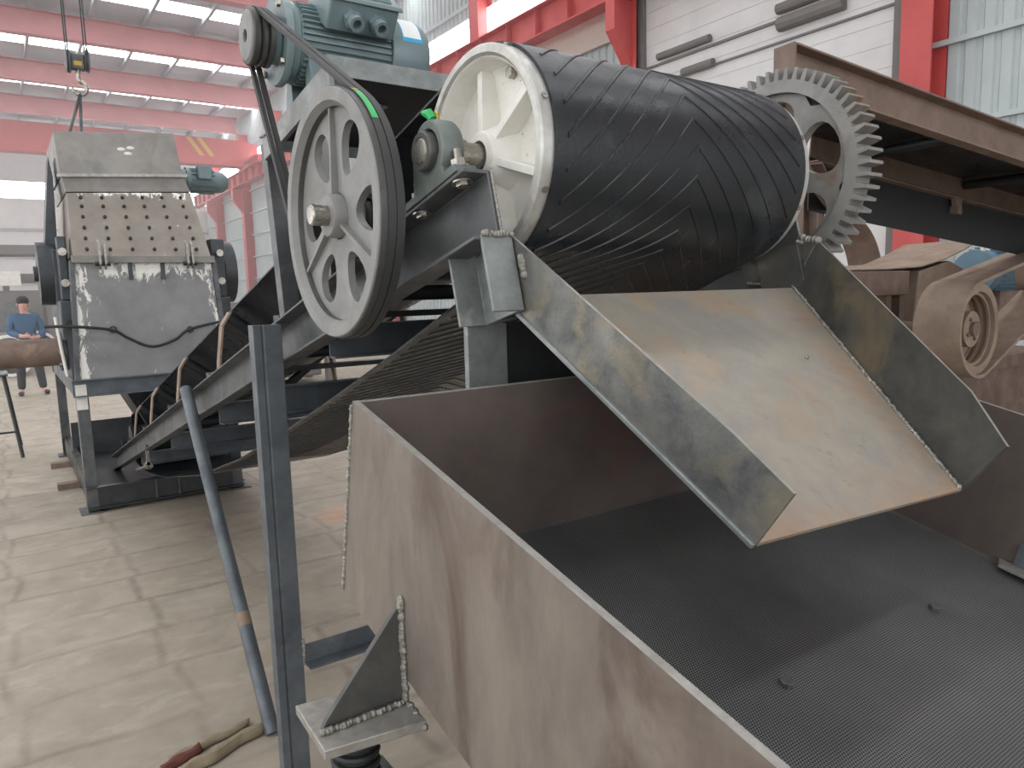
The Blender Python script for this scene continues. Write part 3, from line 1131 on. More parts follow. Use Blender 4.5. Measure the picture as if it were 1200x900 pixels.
def belt_loop(x, name_label):
    c1, r1 = V((MA[0], MA[1])), SR - .001
    c2, r2 = V((PC[0], PC[1])), PR - .001
    d = c2 - c1
    L_ = d.length
    base = math.atan2(d.y, d.x)
    phi = math.acos((r1 - r2) / L_)
    pts = []
    # small pulley: arc on the side away from the big pulley
    for i in range(17):
        g = base + phi + (2 * PI - 2 * phi) * i / 16
        pts.append(c1 + V((math.cos(g), math.sin(g))) * r1)
    for i in range(41):
        g = base - phi + 2 * phi * i / 40
        pts.append(c2 + V((math.cos(g), math.sin(g))) * r2)
    vs, fs = [], []
    n = len(pts)
    for i, p in enumerate(pts):
        t = (pts[(i + 1) % n] - pts[i - 1]).normalized()
        nn = V((t.y, -t.x))
        for a, h in ((-.0075, .004), (.0075, .004), (.0055, -.006), (-.0055, -.006)):
            q = p + nn * h
            vs.append((x + a, q.x, q.y))
    for i in range(n):
        j = (i + 1) % n
        for k in range(4):
            fs.append((i * 4 + k, i * 4 + (k + 1) % 4, j * 4 + (k + 1) % 4, j * 4 + k))
    b = MB(); b.add(vs, fs)
    return tag(b.build('drive_belt', 'vbelt', None, smooth=25), name_label, 'drive belt', 'drive belts from the motor to the large pulley')
db = belt_loop(.6205, 'outer black drive belt from small pulley to large pulley, nearer the viewer')
belt_loop(.6385, 'inner black drive belt from small pulley to large pulley, nearer the motor')
for m_, g0, g1 in (('yellow', 62, 74), ('green', 38, 61)):
    b = MB()
    vs, fs = [], []
    for i in range(9):
        g = math.radians(180 - (g0 + (g1 - g0) * i / 8))
        for x in (.6135, .6275):
            vs.append((x, PC[0] + (PR + .0038) * math.cos(g), PC[1] + (PR + .0038) * math.sin(g)))
    for i in range(8):
        fs.append((2 * i, 2 * i + 1, 2 * i + 3, 2 * i + 2))
    b.add(vs, fs)
    tag(b.build('paint_mark', m_, db), '%s paint mark' % m_)

# ================================================================== DISCHARGE CHUTE
ch = thing('discharge_chute', (1.2, .85, 1.45), 'rust tinted open steel chute sloping from the drum into the screen box', 'chute')
UL, UR, LL, LR = V((.78, 1.10, 1.590)), V((1.639, 1.10, 1.590)), V((.78, .566, 1.266)), V((1.338, .56, 1.238))
up_n = (UR - UL).cross(LL - UL).normalized()
if up_n.z < 0:
    up_n = -up_n
b = MB(); b.plate([UL, UR, LR, LL], up_n * -.006)
b.build('bottom_plate', 'chute', ch, smooth=0)
LT, LE = V((.777, 1.092, 1.698)), V((.781, .513, 1.344))
LK = at(862, 507, 0, .779)
b = MB(); b.plate([UL - V((0, 0, .022)), LT, LK, LE, LL], (-.006, 0, 0)); face_mat(b.build('side_plate', 'chute_side', ch, smooth=0), (0, -.55, .83), 'edge')
RT = V((1.650, 1.045, 1.704))
nr = (UR - LR).cross(RT - LR).normalized()
if nr.x < 0:
    nr = -nr
def onpl(px, py, p0, n):
    q = at(px, py, 1, 50) - CAMP
    return CAMP + q * ((p0 - CAMP).dot(n) / q.dot(n))
RK, RE = onpl(1137, 458, LR, nr), onpl(1180, 523, LR, nr)
b = MB(); b.plate([UR, RT, RK, RE, LR], nr * .006)
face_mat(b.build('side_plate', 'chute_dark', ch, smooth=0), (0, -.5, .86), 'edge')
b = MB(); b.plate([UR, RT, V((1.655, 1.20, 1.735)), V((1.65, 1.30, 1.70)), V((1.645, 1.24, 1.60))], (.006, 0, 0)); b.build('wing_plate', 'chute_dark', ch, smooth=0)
b = MB()
b.bead(UR + V((-.004, 0, .004)), LR + V((-.004, .004, .004)), .0042)
b.build('weld_bead', 'weld', ch)
b = MB(); b.bead(RT + V((.003, 0, 0)), RT + V((.004, .05, .010)), .009); b.build('weld_bead', 'weld', ch)
b = MB(); b.bead(UR + V((-.002, -.0, .004)), RT + V((-.002, 0, -.004)), .003); b.build('weld_bead', 'chute_dark', ch)
b = MB(); b.bead(UR + V((-.004, .0, .004)), V((1.642, 1.24, 1.605)), .003); b.build('weld_bead', 'weld', ch)
b = MB(); b.beam(UL + V((-.007, -.004, -.024)), LL + V((-.007, .003, -.004)), rect(.008, .009)); b.build('bottom_lip', 'galv', ch, bevel=.002)
b = MB(); b.bead(V((.772, 1.058, 1.63)), V((.770, 1.066, 1.66)), .007); b.build('weld_bead', 'weld', ch)
b = MB(); b.lathe(V((1.33, .86, 1.449)), up_n, [(0, .005), (.004, .0055), (.006, .003)], 8)
tag(b.build('steel_nut', 'shaft'), 'tiny steel nut lying on the rusty chute plate', 'nut')

# ================================================================== VIBRATING SCREEN BOX
XLb, XRb = .431, 1.665
O = V((XLb, 1.05, 1.439))
ang = math.atan(.2493)
dv = V((0, -math.cos(ang), -math.sin(ang)))
nv = V((0, -math.sin(ang), math.cos(ang)))
H = .345
LEN = 1.75
def B(x, l, h):      # l along the fall from the far wall, h up from the wall's bottom edge
    return V((x, O.y, O.z)) + dv * l + nv * (h - H)
sb = thing('vibrating_screen', (1.05, .4, 1.0), 'open topped brown grey steel screen box with perforated deck in the foreground', 'screen')
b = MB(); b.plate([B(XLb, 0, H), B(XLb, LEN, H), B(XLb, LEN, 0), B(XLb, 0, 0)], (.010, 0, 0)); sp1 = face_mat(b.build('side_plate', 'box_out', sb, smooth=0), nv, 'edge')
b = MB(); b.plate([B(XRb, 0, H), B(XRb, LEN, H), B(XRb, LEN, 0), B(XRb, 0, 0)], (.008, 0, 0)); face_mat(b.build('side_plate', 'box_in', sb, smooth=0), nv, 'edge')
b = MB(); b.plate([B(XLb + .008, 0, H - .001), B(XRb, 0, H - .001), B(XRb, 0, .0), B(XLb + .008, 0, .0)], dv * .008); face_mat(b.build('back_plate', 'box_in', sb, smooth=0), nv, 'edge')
b = MB(); b.bead(B(XLb - .0005, .0, .005), B(XLb - .0005, .0, H - .01), .0035); b.build('weld_bead', 'weld', sb)
b = MB()
b.bead(B(XRb - .003, .35, H), B(XRb - .003, .36, H), .004); b.build('weld_bead', 'weld', sb)
# inner lining colour of the left wall is the same plate; perforated deck
HD = .035
me = bpy.data.meshes.new('perforated_deck')
off = sb.location
q = [B(XLb + .006, .004, HD) - off, B(XRb + .003, .004, HD) - off, B(XRb + .003, LEN, HD) - off, B(XLb + .006, LEN, HD) - off]
me.from_pydata([tuple(p) for p in q], [], [(0, 3, 2, 1)])
uvl = me.uv_layers.new(name='metres')
uvs = {0: (0, 0), 1: (XRb - XLb - .01, 0), 2: (XRb - XLb - .01, LEN - .009), 3: (0, LEN - .009)}
for lp in me.loops:
    uvl.data[lp.index].uv = uvs[lp.vertex_index]
me.materials.append(M['perf'])
pd = bpy.data.objects.new('perforated_deck', me); COL.objects.link(pd); pd.parent = sb
b = MB(); b.plate([B(XLb + .006, .004, .026), B(XRb + .002, .004, .026), B(XRb + .002, LEN, .026), B(XLb + .006, LEN, .026)], nv * -.004); b.build('dark_backing', 'blackish', sb, smooth=0)  # near-black sheet added under the deck so its holes look dark
# spring bracket on the outer side
def spring_bracket(xw, s, y):
    z0 = 1.012
    b = MB(); b.hexa([(xw - s * .14, y - .045, z0 - .014), (xw, y - .065, z0 - .014), (xw, y + .065, z0 - .014), (xw - s * .135, y + .085, z0 - .014), (xw - s * .14, y - .045, z0), (xw, y - .065, z0), (xw, y + .065, z0), (xw - s * .135, y + .085, z0)])
    br = b.build('spring_bracket', 'edge', sb, bevel=.0015)
    b = MB(); b.plate([(xw, y - .005, z0), (xw - s * .128, y - .005, z0 + .001), (xw - s * .122, y - .005, z0 + .014), (xw, y - .005, z0 + .155)], (0, .010, 0)); g = b.build('gusset', 'chute_dark', br, bevel=.001)
    for e0, e1, rb in (((xw - s * .004, y - .009, z0 + .006), (xw - s * .003, y - .006, z0 + .158), .0058),
                       ((xw - s * .010, y - .010, z0 + .004), (xw - s * .128, y - .010, z0 + .004), .005),
                       ((xw - s * .003, y - .016, z0 + .002), (xw - s * .003, y - .067, z0 - .008), .0055)):
        b = MB(); b.bead(e0, e1, rb); b.build('weld_bead', 'weld', br)
    xc = xw - s * .075
    b = MB(); b.cyl((xc, y + .015, z0 - .03), (xc, y + .015, z0 - .014), .026, seg=28)
    b.build('spring_seat', 'blackish', br)
    b = MB()
    pts = []
    for i in range(97):
        a = 2 * PI * i / 16
        pts.append((xc + .030 * math.cos(a), y + .015 + .030 * math.sin(a), z0 - .026 - .0165 * i / 16))
    b.tube(pts, .0058, 8)
    b.build('coil_spring', 'blackish', sb)
    b = MB(); b.cyl((xc, y + .015, z0 - .12), (xc, y + .015, z0 - .03), .020, seg=20); b.build('spring_pin', 'galv', sb)
    # leg that carries the spring, down to the floor
    zs = z0 - .135
    r = thing('spring_post', (xc, y + .015, 0), 'steel post under the screen box spring on the %s side' % ('near left' if s > 0 else 'right'), 'post')
    b = MB(); b.box(xc - .03, xc + .03, y - .015, y + .045, .012, zs - .008); b.build('column', 'mill_blue', r)
    b = MB(); b.box(xc - .07, xc + .07, y - .055, y + .085, zs - .008, zs + .004); b.build('top_plate', 'mill', r)
    b = MB(); b.box(xc - .08, xc + .08, y - .065, y + .095, 0, .012); b.build('base_plate', 'mill', r)
spring_bracket(XLb, 1, .912)
spring_bracket(XRb + .008, -1, .912)
for xw, s, l in ((XLb, 1, 1.55), (XRb + .008, -1, 1.55)):
    p = B(xw, l, .1)
    r = thing('spring_post', (p.x - s * .05, p.y, 0), 'steel post at the low end of the screen box, %s side' % ('left' if s > 0 else 'right'), 'post')
    b = MB(); b.box(p.x - s * .05 - .049, p.x - s * .05 + .049, p.y - .03, p.y + .03, 0, p.z); b.build('column', 'mill_blue', r)
# clamp bar at the right wall
b = MB()
c0, c1 = .52, 1.3
b.plate([B(XRb - .002, c0, HD + .002), B(XRb - .002, c1, HD + .002), B(XRb - .055, c1, HD + .012), B(XRb - .060, c0 + .02, HD + .012)], nv * .006)
cb = b.build('clamp_bar', 'edge', sb, bevel=.0008)
b = MB(); b.plate([B(XRb - .012, c0 + .03, HD + .01), B(XRb - .012, c1, HD + .01), B(XRb - .012, c1, HD + .06), B(XRb - .012, c0 + .03, HD + .06)], (.006, 0, 0)); b.build('upstand', 'mill_blue', cb, smooth=0)
for l in (.66, .86, 1.06):
    b = MB(); hexbolt(b, B(XRb - .012, l, HD + .036), (-1, 0, 0), .012, .01); b.build('bolt', 'shaft', cb)
    b = MB(); b.cyl(B(XRb - .04, l - .02, HD + .016), B(XRb - .04, l - .02, HD + .021), .009, seg=14); b.build('bolt', 'blackish', cb)
# loose bits lying on the deck
def deckpt(px, py):
    p0 = B(XLb, 0, HD)
    q = at(px, py, 1, 50) - CAMP
    return CAMP + q * ((p0 - CAMP).dot(nv) / q.dot(nv))
for px, py, r_, lab in ((921, 802, .011, 'small dark steel slug on the perforated deck, nearer the camera'), (1095, 714, .011, 'small dark steel slug on the perforated deck, towards the right wall')):
    p = deckpt(px, py)
    b = MB(); b.lathe(p + nv * .0005, nv, [(0, r_), (.007, r_), (.0085, r_ * .85)], 8)
    tag(b.build('steel_slug', 'mill'), lab, 'slug', 'slugs on the deck')

# ================================================================== CRUSHER
cr = thing('hammer_crusher', (.95, 7.2, 0), 'tall grey hammer crusher with studded plate behind the conveyor tail', 'crusher')
YFc = 6.3
def C(px, py, y):
    return at(px, py, 1, y)
yt = 6.55
# lower body
p = [C(84, 305, YFc), C(247, 302, YFc), C(266, 436, YFc), C(92, 446, YFc)]
def body(name, mat, quad_bt, depth, smooth=0, parent=cr, bevel=.004):
    """quad_bt: bl, br, tr, tl on the front; extruded back"""
    b = MB(); b.plate(quad_bt, (0, depth, 0)); return b.build(name, mat, parent, bevel=bevel, smooth=smooth)
bl, brr, trr, tl = C(94, 446, YFc), C(266, 440, YFc), C(247, 305, YFc), C(87, 305, YFc)
body('lower_casing', 'splash', [bl, brr, trr, tl], 1.5)
b = MB(); b.plate([V((bl.x - .03, YFc - .02, bl.z)), V((bl.x + .0, YFc - .02, bl.z)), V((tl.x + .0, YFc - .02, tl.z)), V((tl.x - .03, YFc - .02, tl.z))], (0, 1.5, 0)); b.build('side_flange', 'mill', cr)
b = MB(); b.plate([V((brr.x, YFc - .02, brr.z)), V((brr.x + .035, YFc - .02, brr.z)), V((trr.x + .035, YFc - .02, trr.z)), V((trr.x, YFc - .02, trr.z))], (0, 1.5, 0)); b.build('side_flange', 'mill', cr)
# studded plate leaning back
y2 = 6.62
s_bl, s_br, s_tr, s_tl = C(85, 300, YFc), C(247, 300, YFc), C(223, 226, y2), C(78, 226, y2)
b = MB(); b.plate([s_bl, s_br, s_tr, s_tl], (0, 1.2, 0)); st = b.build('studded_plate', 'studtop', cr, bevel=.003, smooth=0)
pn = (s_br - s_bl).cross(s_tl - s_bl).normalized()
if pn.y > 0:
    pn = -pn
stud = None
for r_ in range(6):
    for c_ in range(6):
        fy = .04 + [.06, .24, .42, .6, .78, .93][r_] * .94
        fx = .10 + .8 * c_ / 5
        a_, d_ = s_bl.lerp(s_br, fx), s_tl.lerp(s_tr, fx)
        pt = a_.lerp(d_, fy)
        if stud is None:
            b = MB(); hexbolt(b, pt, pn, .0125, .016)
            stud = b.build('stud', 'blackish', st)
            st0 = pt
        else:
            copy_part(stud, st, pt - st0)
# collar and hopper
c_bl, c_br, c_tr, c_tl = C(77, 225, y2), C(223, 225, y2), C(214, 206, y2), C(72, 206, y2)
body('collar', 'crusher', [c_bl, c_br, c_tr, c_tl], 1.1)
b = MB(); b.plate([c_tl + V((-.03, -.03, -.012)), c_tr + V((.03, -.03, -.012)), c_tr + V((.03, -.03, .012)), c_tl + V((-.03, -.03, .012))], (0, .05, 0)); b.build('rim_flange', 'edge', cr)
h_bl, h_br, h_tr, h_tl = C(70, 205, y2 + .02), C(214, 205, y2 + .02), C(203, 156, y2 + .12), C(62, 154, y2 + .12)
body('feed_hopper', 'crusher', [h_bl, h_br, h_tr, h_tl], 1.0)
hn = (h_br - h_bl).cross(h_tl - h_bl).normalized()
if hn.y > 0:
    hn = -hn
for u_, v_ in ((.52, .60), (.60, .63), (.57, .50)):
    b = MB(); b.ball(h_bl.lerp(h_br, u_).lerp(h_tl.lerp(h_tr, u_), v_), .024, 8, 5, (1.3, .25, .6)); tag(b.build('paint_dab', 'white', cr), 'white paint dab')
# hinge bar, hinges, bolts
b = MB(); b.box(tl.x - .02, trr.x + .02, YFc - .05, YFc, tl.z - .02, tl.z + .035); b.build('hinge_bar', 'crusher', cr, bevel=.003)
for px in (119, 221):
    q = C(px, 300, YFc - .05)
    for dx in (-.018, .018):
        b = MB(); b.plate([(q.x + dx - .006, YFc - .06, q.z - .10), (q.x + dx - .006, YFc - .12, q.z - .06), (q.x + dx - .006, YFc - .10, q.z + .09), (q.x + dx - .006, YFc - .05, q.z + .12)], (.014, 0, 0)); b.build('hinge_plate', 'edge', cr)
    b = MB(); b.cyl((q.x - .05, YFc - .085, q.z - .06), (q.x + .05, YFc - .085, q.z - .06), .016, seg=12); b.build('hinge_pin', 'blackish', cr)
for px in (152, 190):
    q = C(px, 312, YFc); b = MB(); b.box(q.x - .014, q.x + .014, YFc - .03, YFc, q.z - .10, q.z + .06); b.build('rib', 'crusher_dark', cr)
# drooping cable with its two eyelets
b = MB()
pts = [C(52, 383, YFc - .07), C(90, 383, YFc - .09), C(132, 387, YFc - .07), C(150, 396, YFc - .05), C(178, 406, YFc - .05), C(205, 398, YFc - .05), C(222, 386, YFc - .07), C(262, 376, YFc - .06)]
fine = []
for i in range(len(pts) - 1):
    p0, p1, p2, p3 = pts[max(i - 1, 0)], pts[i], pts[i + 1], pts[min(i + 2, len(pts) - 1)]
    for k in range(6):
        t = k / 6
        fine.append(.5 * ((2 * p1) + (p2 - p0) * t + (2 * p0 - 5 * p1 + 4 * p2 - p3) * t * t + (3 * p1 - p0 - 3 * p2 + p3) * t ** 3))
b.tube(fine + [pts[-1]], .011, 8); b.build('cable', 'blackish', cr)
for px, py in ((132, 386), (222, 386)):
    q = C(px, py, YFc); b = MB(); b.tube([(q.x + .022 * math.cos(a), YFc - .03, q.z + .022 * math.sin(a)) for a in [2 * PI * i / 12 for i in range(12)]], .007, 6, closed=True); b.box(q.x - .006, q.x + .006, YFc - .03, YFc, q.z - .02, q.z + .0); b.build('eyelet', 'crusher_dark', cr)
# rotor bearings and flywheels
for xf, rr, w in ((.275, .25, .12), (1.66, .27, .10)):
    b = MB()
    zc, yc = 1.84, 7.0
    b.lathe((xf, yc, zc), (1, 0, 0), [(0, .06), (0, rr - .05), (0, rr), (w, rr), (w, rr - .05), (w - .03, rr - .06), (w - .03, .06)], 48)
    f = b.build('flywheel', 'crusher_dark', cr)
    b = MB(); b.cyl((xf - .03, yc, zc), (xf + w + .12 if xf < 1 else xf + w + .03, yc, zc), .06, seg=20) if xf < 1 else b.cyl((xf - .2, yc, zc), (xf + w + .03, yc, zc), .06, seg=20)
    b.build('hub', 'crusher_dark', f)
for x0, x1 in ((.37, .46), (1.46, 1.60)):
    b = MB(); b.box(x0, x1, 6.42, 7.5, 1.32, 1.62); b.box(x0, x1, 6.75, 7.25, 1.6, 2.02); b.box(x0 + .02, x1 - .01, 6.46, 6.6, 1.62, 2.1)
    bb = b.build('bearing_bracket', 'crusher_dark', cr, bevel=.01)
    for yy in (6.46,):
        for zz in (1.45, 1.75, 1.98):
            b = MB(); b.cyl(((x0 + x1) / 2, 6.36, zz), ((x0 + x1) / 2, 6.42, zz), .03, seg=8); b.build('bolt', 'shaft' if zz > 1.6 else 'blackish', bb)
b = MB(); b.plate([(.40, YFc + .1, .98), (.46, YFc + .1, .98), (.46, YFc + .1, 1.4), (.40, YFc + .1, 1.4)], (0, 1.2, 0)); b.plate([(.33, 6.9, 2.0), (.42, 6.9, 2.0), (.44, 6.9, 2.6), (.42, 6.9, 2.75)], (0, .3, 0)); b.build('side_rib', 'crusher_dark', cr)
# worm motor high on the right
mr = MB(); q = C(236, 210, 7.2)
mr.lathe((q.x - .24, 7.2, q.z - .02), (1, 0, 0), [(0, .05), (0, .10), (.10, .10), (.10, .115), (.12, .115), (.12, .10), (.36, .10), (.42, .09), (.46, .06), (.46, .02)], 28)
for k in range(14):
    g = 2 * PI * k / 14
    e = V((0, math.cos(g), math.sin(g)))
    mr.plate([V((q.x - .1, 7.2, q.z - .02)) + e * .098 - V((0, -e.z, e.y)) * .004, V((q.x + .1, 7.2, q.z - .02)) + e * .098 - V((0, -e.z, e.y)) * .004, V((q.x + .1, 7.2, q.z - .02)) + e * .112 - V((0, -e.z, e.y)) * .004, V((q.x - .1, 7.2, q.z - .02)) + e * .112 - V((0, -e.z, e.y)) * .004], V((0, -e.z, e.y)) * .008)
mq = mr.build('gear_motor', 'motor', cr)
b = MB(); b.box(q.x - .42, q.x - .22, 7.08, 7.32, q.z - .12, q.z + .10); b.build('gearbox', 'blue', mq, bevel=.02)
b = MB(); b.box(q.x - .06, q.x + .06, 7.05, 7.12, q.z - .02, q.z + .10); b.build('terminal_box', 'motor', mq, bevel=.008)
# base frame
lf, rf = .405, 1.56
for x, s in ((lf, 1), (rf, -1)):
    for y, yz in ((6.3, 1.0), (8.9, 1.0)):
        b = MB(); b.beam((x, y, .012), (x - s * .0, y, yz), [(-a * s, v) for a, v in chan(.13, .08, .008)], up=(0, 1, 0))
        lg = b.build('leg', 'mill', cr, bevel=.002)
        b = MB(); b.box(x - .05 if s > 0 else x - .1, x + .1 if s > 0 else x + .05, y - .06, y + .16, 0, .012); b.build('foot_plate', 'mill', lg)
for y in (6.31, 8.9):
    b = MB(); b.beam((lf, y, .03), (rf, y, .03), chan(.17, .06, .008)); b.build('base_beam', 'mill_dark', cr)
for x in (lf + .02, rf - .02):
    b = MB(); b.beam((x, 6.4, .03), (x, 8.9, .03), chan(.17, .06, .008)); b.build('base_beam', 'mill_dark', cr)
for x in (.88, 1.05):
    b = MB(); b.box(x, x + .012, 6.27, 6.31, .04, .19); b.build('stiffener', 'mill', cr)
b = MB(); b.beam((lf - .02, 6.30, .90), (rf + .0, 6.30, .90), chan(.13, .06, .008)); tb_ = b.build('top_beam', 'mill_blue', cr, bevel=.001)
for x in (1.16, 1.30):
    b = MB(); b.box(x, x + .012, 6.25, 6.31, .9, 1.03); b.build('stiffener', 'edge', tb_)
b = MB(); b.beam((lf - .02, 8.9, .90), (rf + .0, 8.9, .90), chan(.13, .06, .008)); b.build('top_beam', 'mill_blue', cr)
for x in (lf - .01, rf + .01):
    b = MB(); b.beam((x, 6.35, .90), (x, 8.9, .90), chan(.13, .06, .008)); b.build('side_beam', 'mill_blue', cr)
b = MB(); b.plate([(.75, 6.42, .90), (1.45, 6.42, .90), (1.25, 6.75, .52), (.95, 6.75, .52)], (0, .9, 0)); b.build('discharge_funnel', 'crusher_dark', cr)
b = MB(); b.box(lf + .03, rf - .03, 6.38, 8.85, .10, .115); b.build('tray', 'blackish', cr)
b = MB(); b.box(lf + .05, rf - .05, 8.2, 8.22, .115, .44); b.build('back_plate', 'crusher_dark', cr)
b = MB(); b.box(lf - .004, lf + .07, 6.288, 6.292, .80, .99); tag(b.build('paint_patch', 'white', cr), 'white paint patch')
for y in (7.3, 8.3):
    b = MB(); b.box(.26, .42, y - .05, y + .05, .0, .05); b.build('timber_block', 'rust', cr)
for x in (.33, 1.66):
    b = MB(); b.tube([(x, 6.42, 1.5), (x + .02, 6.44, 1.25), (x + .04, 6.44, 1.05)], .012, 8); b.build('side_strut', 'white', cr)

# rusty pipe sticking out of the crusher's left side, with a trestle under it
r = tag(MB().lathe((-.9, 6.7, 1.225), (1, 0, 0), [(0, .095), (0, .108), (1.25, .108), (1.25, .095)], 40, closed=True).build('steel_pipe', 'rust'), 'rusty brown pipe held level at the crusher left side', 'pipe')
b = MB(); b.lathe((.352, 6.7, 1.225), (1, 0, 0), [(0, .06), (0, .15), (.045, .15), (.045, .06)], 32)
fl = b.build('flange', 'crusher_dark', cr)
for k in range(8):
    g = 2 * PI * k / 8
    b = MB(); hexbolt(b, (.352, 6.7 + .128 * math.cos(g), 1.225 + .128 * math.sin(g)), (-1, 0, 0), .014, .014); b.build('bolt', 'shaft', fl)
r = thing('trestle_stand', (-.35, 6.7, 0), 'thin steel trestle under the free end of the rusty pipe', 'trestle')
b = MB(); b.box(-.62, -.28, 6.55, 6.85, 1.095, 1.117); b.build('top_plate', 'mill', r)
for sx, sy in ((0, 0), (1, 0), (0, 1), (1, 1)):
    b = MB(); b.tube([(-.58 + .26 * sx, 6.58 + .24 * sy, 1.10), (-.70 + .50 * sx, 6.48 + .44 * sy, 0)], .012, 8); b.build('leg', 'mill_dark', r)
b = MB(); b.tube([(-.65 + .38 * sx_, 6.50, .5) for sx_ in (0, 1)], .009, 6); b.build('rung', 'mill_dark', r)
r2 = thing('trestle_stand', (-.1, 9.4, 0), 'low steel trestle on the floor left of the crusher legs', 'trestle')
b = MB(); b.box(-.42, -.0, 9.2, 9.75, .86, .88); b.build('top_plate', 'mill', r2)
for sx, sy in ((0, 0), (1, 0), (0, 1), (1, 1)):
    b = MB(); b.tube([(-.38 + .34 * sx, 9.25 + .45 * sy, .865), (-.50 + .55 * sx, 9.10 + .85 * sy, 0)], .018, 8); b.build('leg', 'mill_dark', r2)
b = MB(); b.tube([(-.47, 9.12, .28), (.02, 9.12, .28)], .012, 6); b.build('rung', 'mill_dark', r2)

# ------------------------------------------------------------------ crane hook above the crusher
YH = 7.2
hk = thing('crane_hook_block', (.71, YH, 3.6), 'grey double sheave crane hook block hanging above the crusher', 'hook block')
k1, k2 = at(79, 70, 1, YH), at(101, 70, 1, YH)
for q in (k1, k2):
    b = MB(); b.lathe((q.x - .018, YH, q.z - .01), (1, 0, 0), [(0, .02), (0, .085), (.006, .095), (.018, .085), (.030, .095), (.036, .085), (.036, .02)], 32); b.build('sheave', 'mill', hk)
mx_ = (k1.x + k2.x) / 2
b = MB(); b.box(k1.x + .018, k2.x - .018, YH - .04, YH + .04, k1.z - .07, k1.z + .05); b.build('cross_head', 'mill', hk, bevel=.008)
b = MB(); b.box(mx_ - .03, mx_ + .03, YH - .045, YH - .04, k1.z - .045, k1.z - .01); tag(b.build('load_plate', 'yellow', hk), 'yellow plate')
b = MB()
hp = [(mx_, YH, k1.z - .07), (mx_, YH, k1.z - .15)]
for i in range(11):
    g = math.radians(80 - 27 * i)
    hp.append((mx_ + .052 * math.cos(g) - .0, YH, k1.z - .215 + .055 * math.sin(g)))
b.tube(hp, [.018] * 8 + [.018, .017, .015, .012, .007], 10); b.build('hook', 'shaft', hk)
for q in (k1, k2):
    for dy in (-.08, .08):
        b = MB(); b.tube([(q.x, YH + dy, q.z - .01), (q.x, YH + dy, 10.2)], .006, 6); b.build('hoist_rope', 'mill_dark', hk)
for q in (C(80, 152, 6.85), C(95, 152, 6.85)):
    b = MB(); b.tube([(mx_, YH, k1.z - .262), q - V((0, 0, .04))], .012, 8)
    tag(b.build('lifting_sling', 'mill_dark'), 'lifting sling from the crane hook to the hopper, %s leg' % ('left' if q.x < .62 else 'right'), 'sling', 'slings under the hook')

# ================================================================== STORED CONVEYOR ON THE RIGHT
dcam = V((1490 / FPX, 37 / FPX, 1))
dU = V((XC.dot(dcam), YC.dot(dcam), ZC.dot(dcam))).normalized()
YS = 1.45
u0 = at(916, 54, 1, YS)
Ls = 4.2
hB = .128
sdir = dU.cross(V((0, 0, 1))).normalized()
if sdir.y > 0:
    sdir = -sdir          # towards the viewer
# gauge: the far rail is level with the near one
qd = at(1029, 179, 1, 50) - CAMP
best = None
for i in range(400):
    t = .5 + i * .01
    p = u0 + dU * t
    # horizontal offset w so that p - sdir*w lies on the sight line
    k = (p.z - CAMP.z) / qd.z
    g = CAMP + qd * k
    w_ = (g - p).dot(-sdir)
    err = abs((g - p).dot(V((dU.x, dU.y, 0)).normalized()))
    if best is None or err < best[0]:
        best = (err, w_)
WS = best[1]
far = u0 - sdir * WS
def pixx(p):
    d_ = p - CAMP
    return 600 + FPX * d_.dot(V((XC.x, YC.x, ZC.x))) / d_.dot(V((XC.z, YC.z, ZC.z)))
sk = 0
while pixx(far + dU * sk) < 945:
    sk += .02
fr = thing('stored_conveyor', (u0.x + 1.5, YS + .5, 0), 'brown rusted conveyor frame parked high behind the gear', 'conveyor')
b = MB(); b.beam(u0 - V((0, 0, hB)), u0 - V((0, 0, hB)) + dU * Ls, chan(hB, .05, .007, 1)); rl = b.build('rail', 'rust', fr, bevel=.0015)
b = MB(); b.beam(far - V((0, 0, hB)) + dU * sk, far - V((0, 0, hB)) + dU * Ls, chan(hB, .05, .007, 1)); b.build('rail', 'rust', fr, bevel=.0015)
b = MB(); b.plate([u0 + V((0, 0, -hB)) + sdir * .05, u0 + sdir * .05, u0 - sdir * .03, u0 - sdir * .03 - V((0, 0, hB))], dU * .008); b.build('end_plate', 'rust', fr)
upn = sdir.cross(dU)
if upn.z < 0:
    upn = -upn
b = MB(); b.plate([u0 - sdir * .01 - V((0, 0, .012)) + dU * .01, far - V((0, 0, .012)) + dU * sk, far - V((0, 0, .012)) + dU * Ls, u0 - sdir * .01 - V((0, 0, .012)) + dU * Ls], upn * .008); b.build('belt', 'rubber', fr)
def hang(f, px, py):
    """height below the rail top at gauge fraction f that shows at the pixel"""
    q_ = at(px, py, 1, 50) - CAMP
    o_ = u0 - sdir * (WS * f)
    nn_ = sdir
    k_ = (o_ - CAMP).dot(nn_) / q_.dot(nn_)
    g_ = CAMP + q_ * k_
    t_ = (g_ - o_).dot(V((dU.x, dU.y, 0)).normalized()) / math.hypot(dU.x, dU.y)
    return (o_ + dU * t_).z - g_.z
h1, h2 = hang(.985, 1040, 208), hang(.985, 1040, 266)
b = MB()
A0, A1 = u0 - sdir * WS * .985 - V((0, 0, h1)), u0 - sdir * WS * .985 - V((0, 0, h2))
b.plate([A0 + dU * sk, A1 + dU * sk, A1 + dU * Ls, A0 + dU * Ls], sdir * -.006)
b.build('return_belt_stand_in', 'blackish', fr)  # upright near-black sheet standing in for the dark underside of the return belt
